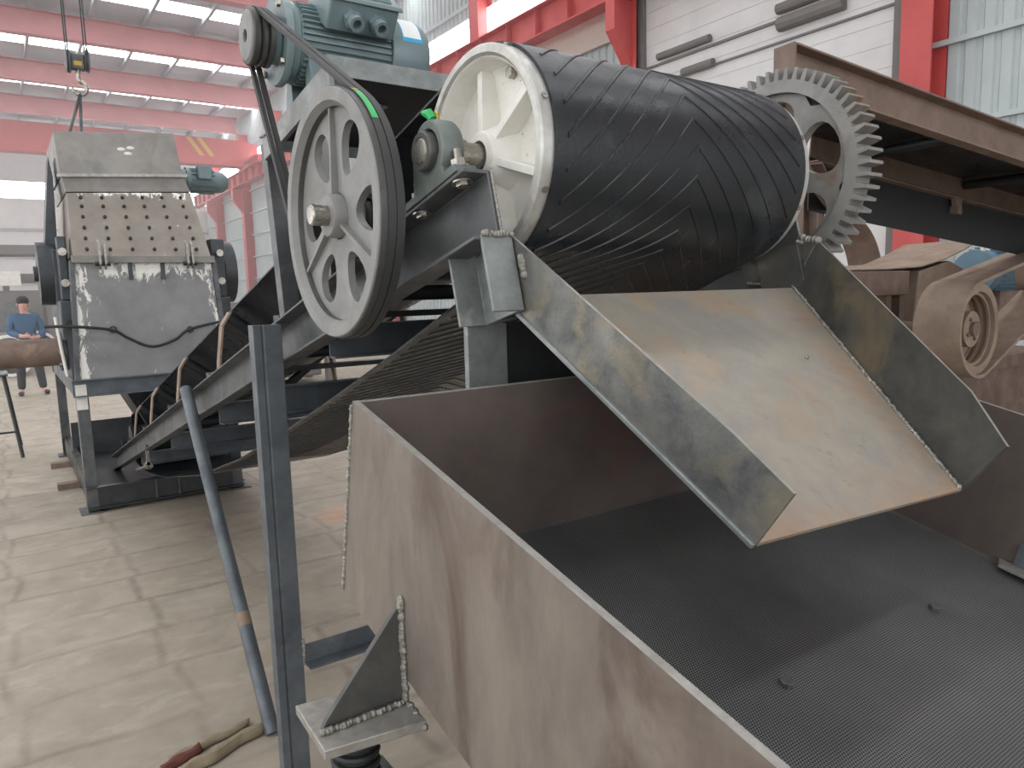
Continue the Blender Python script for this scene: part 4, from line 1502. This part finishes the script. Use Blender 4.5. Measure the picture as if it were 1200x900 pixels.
for k in range(5):
    p = u0 + dU * (.3 + k * .85)
    if k * .85 + .3 < sk:
        continue
    b = MB(); b.cyl(p - V((0, 0, .045)) - sdir * .02, p - V((0, 0, .045)) - sdir * (WS - .02), .022, seg=14); b.build('roller', 'blackish', fr)
    q = u0 + dU * (1.07 + k * .8)
    for e_, dz in ((q, hB), (q - sdir * WS, hB)):
        b = MB(); e_ = e_ - V((0, 0, dz)); b.plate([e_ + sdir * .045, e_ + sdir * .045 + dU * .07, e_ + sdir * .045 + dU * .055 - V((0, 0, .06)), e_ + sdir * .045 + dU * .02 - V((0, 0, .06))], -sdir * .02)
        b.plate([e_ + sdir * .05 + dU * .02 - V((0, 0, .035)), e_ + sdir * .05 + dU * .06 - V((0, 0, .035)), e_ + sdir * .05 + dU * .06 - V((0, 0, .075)), e_ + sdir * .05 + dU * .02 - V((0, 0, .075))], -sdir * .04); b.build('roller_hanger', 'rust', fr)
for L_ in (.12, 3.9):
    for e in (u0, far + dU * (sk if L_ < 1 else 0)):
        p = e + dU * L_ - V((0, 0, hB))
        b = MB(); b.beam((p.x, p.y, 0), (p.x, p.y, p.z + .01), chan(.08, .05, .006), up=(0, 1, 0)); b.build('leg', 'rust', fr)
for zz in (1.28, 1.62, 1.92):
    p, q = u0 + dU * .14, far + dU * (sk + .14)
    b = MB(); b.beam((p.x, p.y, zz), (q.x, q.y, zz), chan(.07, .04, .006)); b.build('cross_member', 'rust', fr)

# ================================================================== DUSTY BELT DRIVE ON THE RIGHT
YM_ = 1.6
pc = at(1152, 386, 1, YM_)
bd = thing('belt_drive_machine', (pc.x + .6, 2.1, 0), 'dust covered machine base carrying a brown flat belt drive at right edge', 'machine')
b = MB(); b.box(pc.x - 1.05, pc.x + 2.2, 2.0, 3.2, .0, .12); b.box(pc.x - 1.0, pc.x + 2.1, 2.06, 2.16, .12, 1.02); b.box(pc.x - 1.0, pc.x + 2.1, 3.0, 3.1, .12, 1.02); b.box(pc.x - 1.05, pc.x + 2.2, 2.0, 3.2, 1.02, 1.10)
b.build('base_frame', 'rust', bd)
g0 = at(1068, 330, 1, 2.15); g1 = at(1122, 330, 1, 2.15)
b = MB(); b.plate([(g0.x, 2.15, 1.10), (g1.x + .35, 2.15, 1.10), (g1.x + .25, 2.15, g0.z + .03), (g1.x - .1, 2.15, g0.z + .12), (g0.x + .1, 2.15, g0.z + .06)], (0, .7, 0)); b.build('gear_case', 'dust', bd, bevel=.01)
b = MB()
q0, q1 = at(1000, 318, 1, 2.1), at(1065, 345, 1, 2.1)
b.box(q0.x - .2, q1.x, 2.1, 2.45, q1.z, q0.z); b.build('box_beam', 'rust', bd, bevel=.004)
for xx in (q1.x - .06, q1.x - .2):
    b = MB(); b.box(xx, xx + .05, 2.12, 2.2, 1.10, q1.z); b.build('leg', 'rust', bd)
b = MB(); b.cyl((pc.x, YM_ + .03, pc.z), (pc.x, 2.9, pc.z), .035, seg=20); b.build('drive_shaft', 'rust', bd)
b = MB(); b.lathe((pc.x - .38, 2.05, pc.z - .10), (0, 1, 0), [(0, .05), (0, .13), (.12, .13), (.12, .05)], 28); b.build('bearing_cap', 'dust', bd)
# pulley and flat belt loop in the x-z plane
r = thing('flat_pulley', (pc.x, 1.75, pc.z), 'dusty tan pulley inside the wide brown belt loop', 'pulley')
PRm = .225
b = MB(); b.lathe((pc.x, YM_ + .02, pc.z), (0, 1, 0), [(0, PRm - .04), (0, PRm), (.18, PRm), (.18, PRm - .04)], 48, closed=True)
for k in range(4):
    b.lathe((pc.x, YM_ + .04 + .035 * k, pc.z), (0, 1, 0), [(0, PRm - .041), (0, PRm - .055), (.012, PRm - .055), (.012, PRm - .041)], 48, closed=True)
b.lathe((pc.x, YM_ + .12, pc.z), (0, 1, 0), [(0, .04), (0, PRm - .03), (.03, PRm - .03), (.03, .04)], 40)
b.build('rim', 'dust', r)
b = MB(); b.cyl((pc.x, YM_ + .05, pc.z), (pc.x, YM_ + .16, pc.z), .09, seg=28); hb = b.build('hub', 'dust', r)
for k in range(4):
    g = 2 * PI * k / 4 + .5
    b = MB(); hexbolt(b, (pc.x + .055 * math.cos(g), YM_ + .05, pc.z + .055 * math.sin(g)), (0, -1, 0), .010, .010); b.build('bolt', 'rust', hb)
c1, r1 = V((pc.x, pc.z)), PRm + .002
c2, r2_ = V((pc.x + .98, pc.z + .29)), .12
d = c2 - c1
base = math.atan2(d.y, d.x); phi = math.acos((r1 - r2_) / d.length)
pts = [c1 + V((math.cos(base + phi + (2 * PI - 2 * phi) * i / 28), math.sin(base + phi + (2 * PI - 2 * phi) * i / 28))) * r1 for i in range(29)]
pts += [c2 + V((math.cos(base - phi + 2 * phi * i / 40), math.sin(base - phi + 2 * phi * i / 40))) * r2_ for i in range(41)]
vs, fs = [], []
n = len(pts)
for i, p in enumerate(pts):
    t = (pts[(i + 1) % n] - pts[i - 1]).normalized(); nn = V((t.y, -t.x))
    for yy, h in ((YM_, .016), (YM_ + .22, .016), (YM_ + .22, 0), (YM_, 0)):
        q = p + nn * h; vs.append((q.x, yy, q.y))
for i in range(n):
    j = (i + 1) % n
    for k in range(4):
        fs.append((i * 4 + k, i * 4 + (k + 1) % 4, j * 4 + (k + 1) % 4, j * 4 + k))
b = MB(); b.add(vs, fs)
tag(b.build('flat_belt', 'dust', None, smooth=25), 'wide brown dusty belt looped around the pulley at the right edge', 'drive belt')
r = thing('motor_pulley', (c2.x, 1.75, c2.y), 'small dusty pulley at the upper end of the brown belt loop', 'pulley')
b = MB(); b.lathe((c2.x, YM_ + .02, c2.y), (0, 1, 0), [(0, r2_ - .03), (0, r2_ - .003), (.18, r2_ - .003), (.18, r2_ - .03)], 56, closed=True); b.lathe((c2.x, YM_ + .06, c2.y), (0, 1, 0), [(0, .04), (0, r2_ - .02), (.04, r2_ - .02), (.04, .04)], 48); b.build('rim', 'dust', r)
b = MB(); b.cyl((c2.x, 1.36, c2.y), (c2.x, 1.80, c2.y), .042, seg=20); b.box(c2.x - .08, c2.x + .08, 1.38, 1.50, 0, c2.y + .08); b.build('pedestal', 'rust', r)
# curved guard sheet, blue motor with lifting eye, curved rust guard
r = thing('guard_sheet', (pc.x - .4, 2.3, 1.62), 'curved dusty grey sheet lying over the machine behind the chute', 'guard sheet')
b = MB()
sh0 = [at(1000, 317, 1, 2.15), at(1040, 316, 1, 2.15), at(1080, 313, 1, 2.15), at(1108, 304, 1, 2.15), at(1132, 292, 1, 2.15), at(1152, 280, 1, 2.15)]
n = len(sh0)
vs = []
for h in (0, .006):
    for dy in (0, .5):
        vs += [p + V((0, dy, h - dy * .02)) for p in sh0]
fs = []
for i in range(n - 1):
    fs += [(i, i + 1, n + i + 1, n + i), (2 * n + i, 3 * n + i, 3 * n + i + 1, 2 * n + i + 1), (i, 2 * n + i, 2 * n + i + 1, i + 1), (n + i, n + i + 1, 3 * n + i + 1, 3 * n + i)]
fs += [(0, n, 3 * n, 2 * n), (n - 1, 3 * n - 1, 4 * n - 1, 2 * n - 1)][:1]
b.add(vs, fs); b.build('sheet', 'dust', r, smooth=40)
b = MB(); b.box(sh0[1].x, sh0[1].x + .05, 2.2, 2.6, 1.10, sh0[1].z - .012); b.build('prop', 'rust', r)
m0 = at(1165, 312, 1, 2.55)
r = thing('electric_motor', (m0.x, 2.55, 1.1), 'blue finned motor with lifting eye behind the brown belt', 'motor')
b = MB(); b.lathe((m0.x - .35, 2.55, m0.z - .04), (1, 0, 0), [(0, .05), (0, .16), (.05, .17), (.9, .17), (.95, .12), (.95, .03)], 40)
for k in range(28):
    g = 2 * PI * k / 28; e = V((0, math.cos(g), math.sin(g))); t = V((0, -e.z, e.y)) * .003
    o_ = V((m0.x - .25, 2.55, m0.z - .04))
    b.plate([o_ + e * .165 - t, o_ + V((.7, 0, 0)) + e * .165 - t, o_ + V((.7, 0, 0)) + e * .19 - t, o_ + e * .19 - t], t * 2)
b.build('frame', 'blue', r)
b = MB(); b.box(m0.x - .2, m0.x + .4, 2.42, 2.68, 1.10, m0.z - .19); b.build('foot', 'rust', r)
ey = at(1155, 290, 1, 2.5)
b = MB(); b.tube([(ey.x + .045 * math.cos(2 * PI * i / 20), 2.5, ey.z + .045 * math.sin(2 * PI * i / 20)) for i in range(20)], .016, 10, closed=True); b.cyl((ey.x, 2.5, m0.z + .10), (ey.x, 2.5, ey.z - .045), .02, seg=12)
tag(b.build('lifting_eye', 'white', r), 'pale lifting eye')
q = at(1008, 300, 1, 2.9)
r = thing('curved_guard', (q.x, 2.9, 0), 'brown curved pulley guard behind the gear teeth', 'guard')
b = MB()
vs, fs = [], []
for i in range(15):
    g = math.radians(-15 + 85 * i / 14)
    for rr, yy in ((.50, 2.8), (.50, 3.05), (.49, 3.05), (.49, 2.8)):
        vs.append((q.x - .36 + rr * math.cos(g), yy, q.z - .22 + rr * math.sin(g)))
for i in range(14):
    for k in range(4):
        fs.append((i * 4 + k, i * 4 + (k + 1) % 4, i * 4 + 4 + (k + 1) % 4, i * 4 + 4 + k))
b.add(vs, fs); b.build('shroud', 'rust', r, smooth=40)
b = MB(); b.beam((q.x + .1, 2.92, 0), (q.x + .1, 2.92, q.z - .3), rect(.06, .06), up=(0, 1, 0)); b.build('post', 'rust', r)

# ================================================================== FLOOR SCRAP
r = thing('canvas_scrap', (.47, 2.62, 0), 'crumpled strip of dirty canvas on the floor by the conveyor leg', 'cloth')
def strip(path_, w, h, mat, name):
    vs, fs = [], []
    n = len(path_)
    for i, (x, y, z) in enumerate(path_):
        j = .012 * math.sin(i * 1.9)
        vs += [(x, y, z), (x + j, y + w * .25, z + h + j * .5), (x + j * .5, y + w * .7, z + h * .8 - j * .5), (x, y + w, z)]
    for i in range(n - 1):
        for k in range(3):
            a = i * 4 + k; fs.append((a, a + 1, a + 5, a + 4))
    b = MB(); b.add(vs, fs); o_ = b.build(name, mat, r, smooth=60, sub=1)
    md = o_.modifiers.new('sol', 'SOLIDIFY'); md.thickness = .005
    return o_
strip([(.34 + .028 * i, 2.49 + .010 * i + .008 * math.sin(i), .006) for i in range(12)], .055, .030, 'canvas', 'near_fold')
strip([(.33 + .026 * i, 2.60 + .006 * i + .006 * math.sin(i * 1.3), .006) for i in range(12)], .05, .024, 'canvas', 'far_fold')
tag(strip([(.30 + .024 * i, 2.555 + .010 * i + .005 * math.sin(i), .006) for i in range(7)], .05, .022, 'maroon', 'torn_end'), 'maroon torn end')

# ================================================================== BACKGROUND LEFT: rolled pipe, frames
for i, (px, py, y, rr) in enumerate(((6, 368, 19.5, .46), (42, 378, 22.6, .44))):
    p = at(px, py, 1, y)
    b = MB(); b.lathe((p.x, y, rr + .02), (0, 1, 0), [(0, rr - .05), (0, rr), (2.5, rr), (2.5, rr - .05)], 40, closed=True)
    o_ = b.build('rolled_steel_drum', 'mill')
    tag(o_, ['open ended rolled steel cylinder behind the person, nearest the left edge', 'open ended rolled steel cylinder between the person and the crusher'][i], 'steel cylinder', 'rolled cylinders behind the person')
    b = MB(); b.lathe((p.x, y - .02, rr + .02), (0, 1, 0), [(0, rr - .06), (0, rr + .008), (.02, rr + .008), (.02, rr - .06)], 40, closed=True)
    b.build('end_ring', 'white', o_)
for i, (px, y, w, h, lab) in enumerate(((22, 24, 1.6, 3.2, 'dark grey machine frame standing far behind the person'), (50, 26, 1.5, 2.5, 'dark grey machine block far behind the crusher left flywheel'), (308, 20, 3.0, 1.5, 'grey machine base far off beside the red columns'), (335, 13, 1.6, 1.2, 'grey steel cabinet shape beyond the conveyor belt'))):
    p = at(px, 400, 1, y)
    r = thing('machine_frame', (p.x, y, 0), lab, 'machine')
    b = MB()
    for sx in (-1, 1):
        for sy in (0, 1):
            b.box(p.x + sx * w / 2 - .08, p.x + sx * w / 2 + .08, y + sy * w * .8 - .08, y + sy * w * .8 + .08, 0, h)
    b.box(p.x - w / 2, p.x + w / 2, y - .08, y + w * .8, h - .25, h)
    b.build('frame', 'pad', r)
    b = MB(); b.box(p.x - w * .42, p.x + w * .42, y + .1, y + w * .7, .15, h * .62); b.build('casing', 'pad', r, bevel=.03)
    b = MB(); b.cyl((p.x, y - .1, h * .4), (p.x, y + .1, h * .4), h * .13, seg=20); b.build('wheel', 'mill', r)
    b = MB(); b.box(p.x - .3, p.x + .2, y - .02, y + .1, h * .66, h * .78); b.build('control_box', 'white', r)


# ================================================================== PERSON
def skinmesh(name, mat, joints, bones, parent=None, sub=2, root=0):
    me = bpy.data.meshes.new(name)
    off = parent.location if parent is not None else V((0, 0, 0))
    me.from_pydata([tuple(V(j[:3])) for j in joints], bones, [])
    o_ = bpy.data.objects.new(name, me); COL.objects.link(o_)
    sk = o_.modifiers.new('skin', 'SKIN')
    sk.use_smooth_shade = True
    lay = me.skin_vertices[0].data
    for i, j in enumerate(joints):
        rr = j[3]
        lay[i].radius = (rr, j[4] if len(j) > 4 else rr)
        lay[i].use_root = (i == root)
    sd = o_.modifiers.new('sub', 'SUBSURF'); sd.levels = sd.render_levels = sub
    me.materials.append(M[mat])
    return o_


PX_, PY_ = .33, 15.4
J = [(0, 0, .93, .15, .10), (0, 0, 1.12, .135, .10), (0, 0, 1.32, .16, .11), (0, -.01, 1.43, .08, .07), (0, -.02, 1.50, .052), (0, -.05, 1.56, .075, .085), (0, -.05, 1.66, .08, .09),
     (-.17, 0, 1.39, .06), (-.23, -.03, 1.13, .045), (-.06, -.24, 1.05, .034), (.0, -.27, 1.06, .03),
     (.17, 0, 1.39, .06), (.25, -.02, 1.12, .045), (.16, -.24, 1.02, .034), (.11, -.28, 1.03, .03),
     (-.09, 0, .86, .085), (-.13, -.01, .48, .06), (-.15, .02, .09, .042), (-.17, -.12, .04, .04),
     (.09, 0, .86, .085), (.14, -.01, .48, .06), (.18, .02, .09, .042), (.24, -.10, .04, .04)]
BN = [(0, 1), (1, 2), (2, 3), (3, 4), (4, 5), (5, 6), (2, 7), (7, 8), (8, 9), (9, 10), (2, 11), (11, 12), (12, 13), (13, 14), (0, 15), (15, 16), (16, 17), (17, 18), (0, 19), (19, 20), (20, 21), (21, 22)]
for hand, dirx in ((10, 1), (14, -1)):
    hx, hy, hz, _ = J[hand][:4]
    for k in range(5):
        a = len(J)
        sp = (k - 1.5) * .018
        if k == 4:
            J.append((hx + dirx * .0, hy - .02, hz + .04, .010)); J.append((hx + dirx * .02, hy - .05, hz + .06, .008))
        else:
            L_ = (.04, .046, .043, .034)[k]
            J.append((hx + dirx * .03, hy - L_, hz - sp, .010)); J.append((hx + dirx * .055, hy - L_ * 1.1, hz - sp - .015, .008))
        BN.append((hand, a)); BN.append((a, a + 1))
pe = thing('person', (PX_, PY_, 0), 'person in a blue work jacket and dark trousers standing behind the rusty pipe', 'person')
bo = skinmesh('body', 'skin', J, BN, None); bo.parent = pe
jk = skinmesh('jacket', 'jacket', [(0, 0, .88, .175, .125), (0, 0, 1.12, .165, .125), (0, 0, 1.32, .185, .13), (0, -.01, 1.42, .10, .09), (-.18, 0, 1.385, .08), (-.24, -.03, 1.12, .065), (-.09, -.215, 1.055, .05), (.18, 0, 1.385, .08), (.26, -.02, 1.11, .065), (.17, -.215, 1.025, .05)],
              [(0, 1), (1, 2), (2, 3), (2, 4), (4, 5), (5, 6), (2, 7), (7, 8), (8, 9)]); jk.parent = pe
tr_ = skinmesh('trousers', 'trouser', [(0, 0, .93, .16, .115), (-.09, 0, .82, .10), (-.13, -.01, .48, .078), (-.15, .015, .09, .066), (.09, 0, .82, .10), (.14, -.01, .48, .078), (.18, .015, .09, .066)], [(0, 1), (1, 2), (2, 3), (0, 4), (4, 5), (5, 6)]); tr_.parent = pe
b = MB(); b.ball(V((PX_, PY_ - .03, 1.665)), .105, 14, 9, (.92, 1.0, .85)); b.ball(V((PX_, PY_ + .02, 1.62)), .095, 14, 9, (.95, .9, 1)); b.build('hair', 'hair', pe, smooth=80)
b = MB(); b.ball(V((PX_, PY_ - .135, 1.60)), .016, 8, 6, (.8, 1, 1.3)); b.ball(V((PX_ - .085, PY_ - .04, 1.60)), .022, 8, 6, (.4, .8, 1.2)); b.ball(V((PX_ + .085, PY_ - .04, 1.60)), .022, 8, 6, (.4, .8, 1.2)); b.build('face_features', 'skin', pe, smooth=80)
b = MB()
for s in (-1, 1):
    b.ball(V((PX_ + s * .033, PY_ - .128, 1.625)), .010, 8, 6, (1.2, .5, .7))
b.build('eyes', 'hair', pe, smooth=80)
for s, x, y in ((-1, -.165, -.07), (1, .22, -.06)):
    b = MB(); b.ball(V((PX_ + x, PY_ + y, .045)), .05, 12, 8, (.95, 2.5, .88)); b.build('shoe', 'blackish', pe, smooth=80)

# ================================================================== LIGHT
w = bpy.data.worlds.new('sky'); SC.world = w
w.use_nodes = True
bg = w.node_tree.nodes['Background']
bg.inputs['Color'].default_value = (.97, .985, 1, 1)
bg.inputs['Strength'].default_value = 2.0
vs_ = SC.view_settings
vs_.view_transform = 'Standard'
vs_.look = 'None'
vs_.gamma = 1
vs_.use_curve_mapping = False
vs_.exposure = 0.15
SC.cycles.max_bounces = 8
SC.cycles.diffuse_bounces = 5
SC.cycles.glossy_bounces = 3
SC.cycles.transparent_max_bounces = 8
SC.cycles.use_denoising = True

# ------------------------------------------------------------------ the dusty air down the hall
hm = bpy.data.materials.new('dusty_air')
hm.use_nodes = True
ht = hm.node_tree
ht.nodes.remove(ht.nodes['Principled BSDF'])
vsn = ht.nodes.new('ShaderNodeVolumeScatter')
vsn.inputs['Color'].default_value = (.97, .98, 1, 1)
vsn.inputs['Density'].default_value = .009
ht.links.new(vsn.outputs[0], ht.nodes['Material Output'].inputs['Volume'])
b = MB(); b.box(XL + .3, XW - .95, 9.2, YF - .3, .02, 9.3)
hz = b.build('haze', hm, smooth=0)
tag(hz, 'thin dusty haze in the far part of the hall', 'haze', None, 'stuff')
SC.cycles.volume_bounces = 1
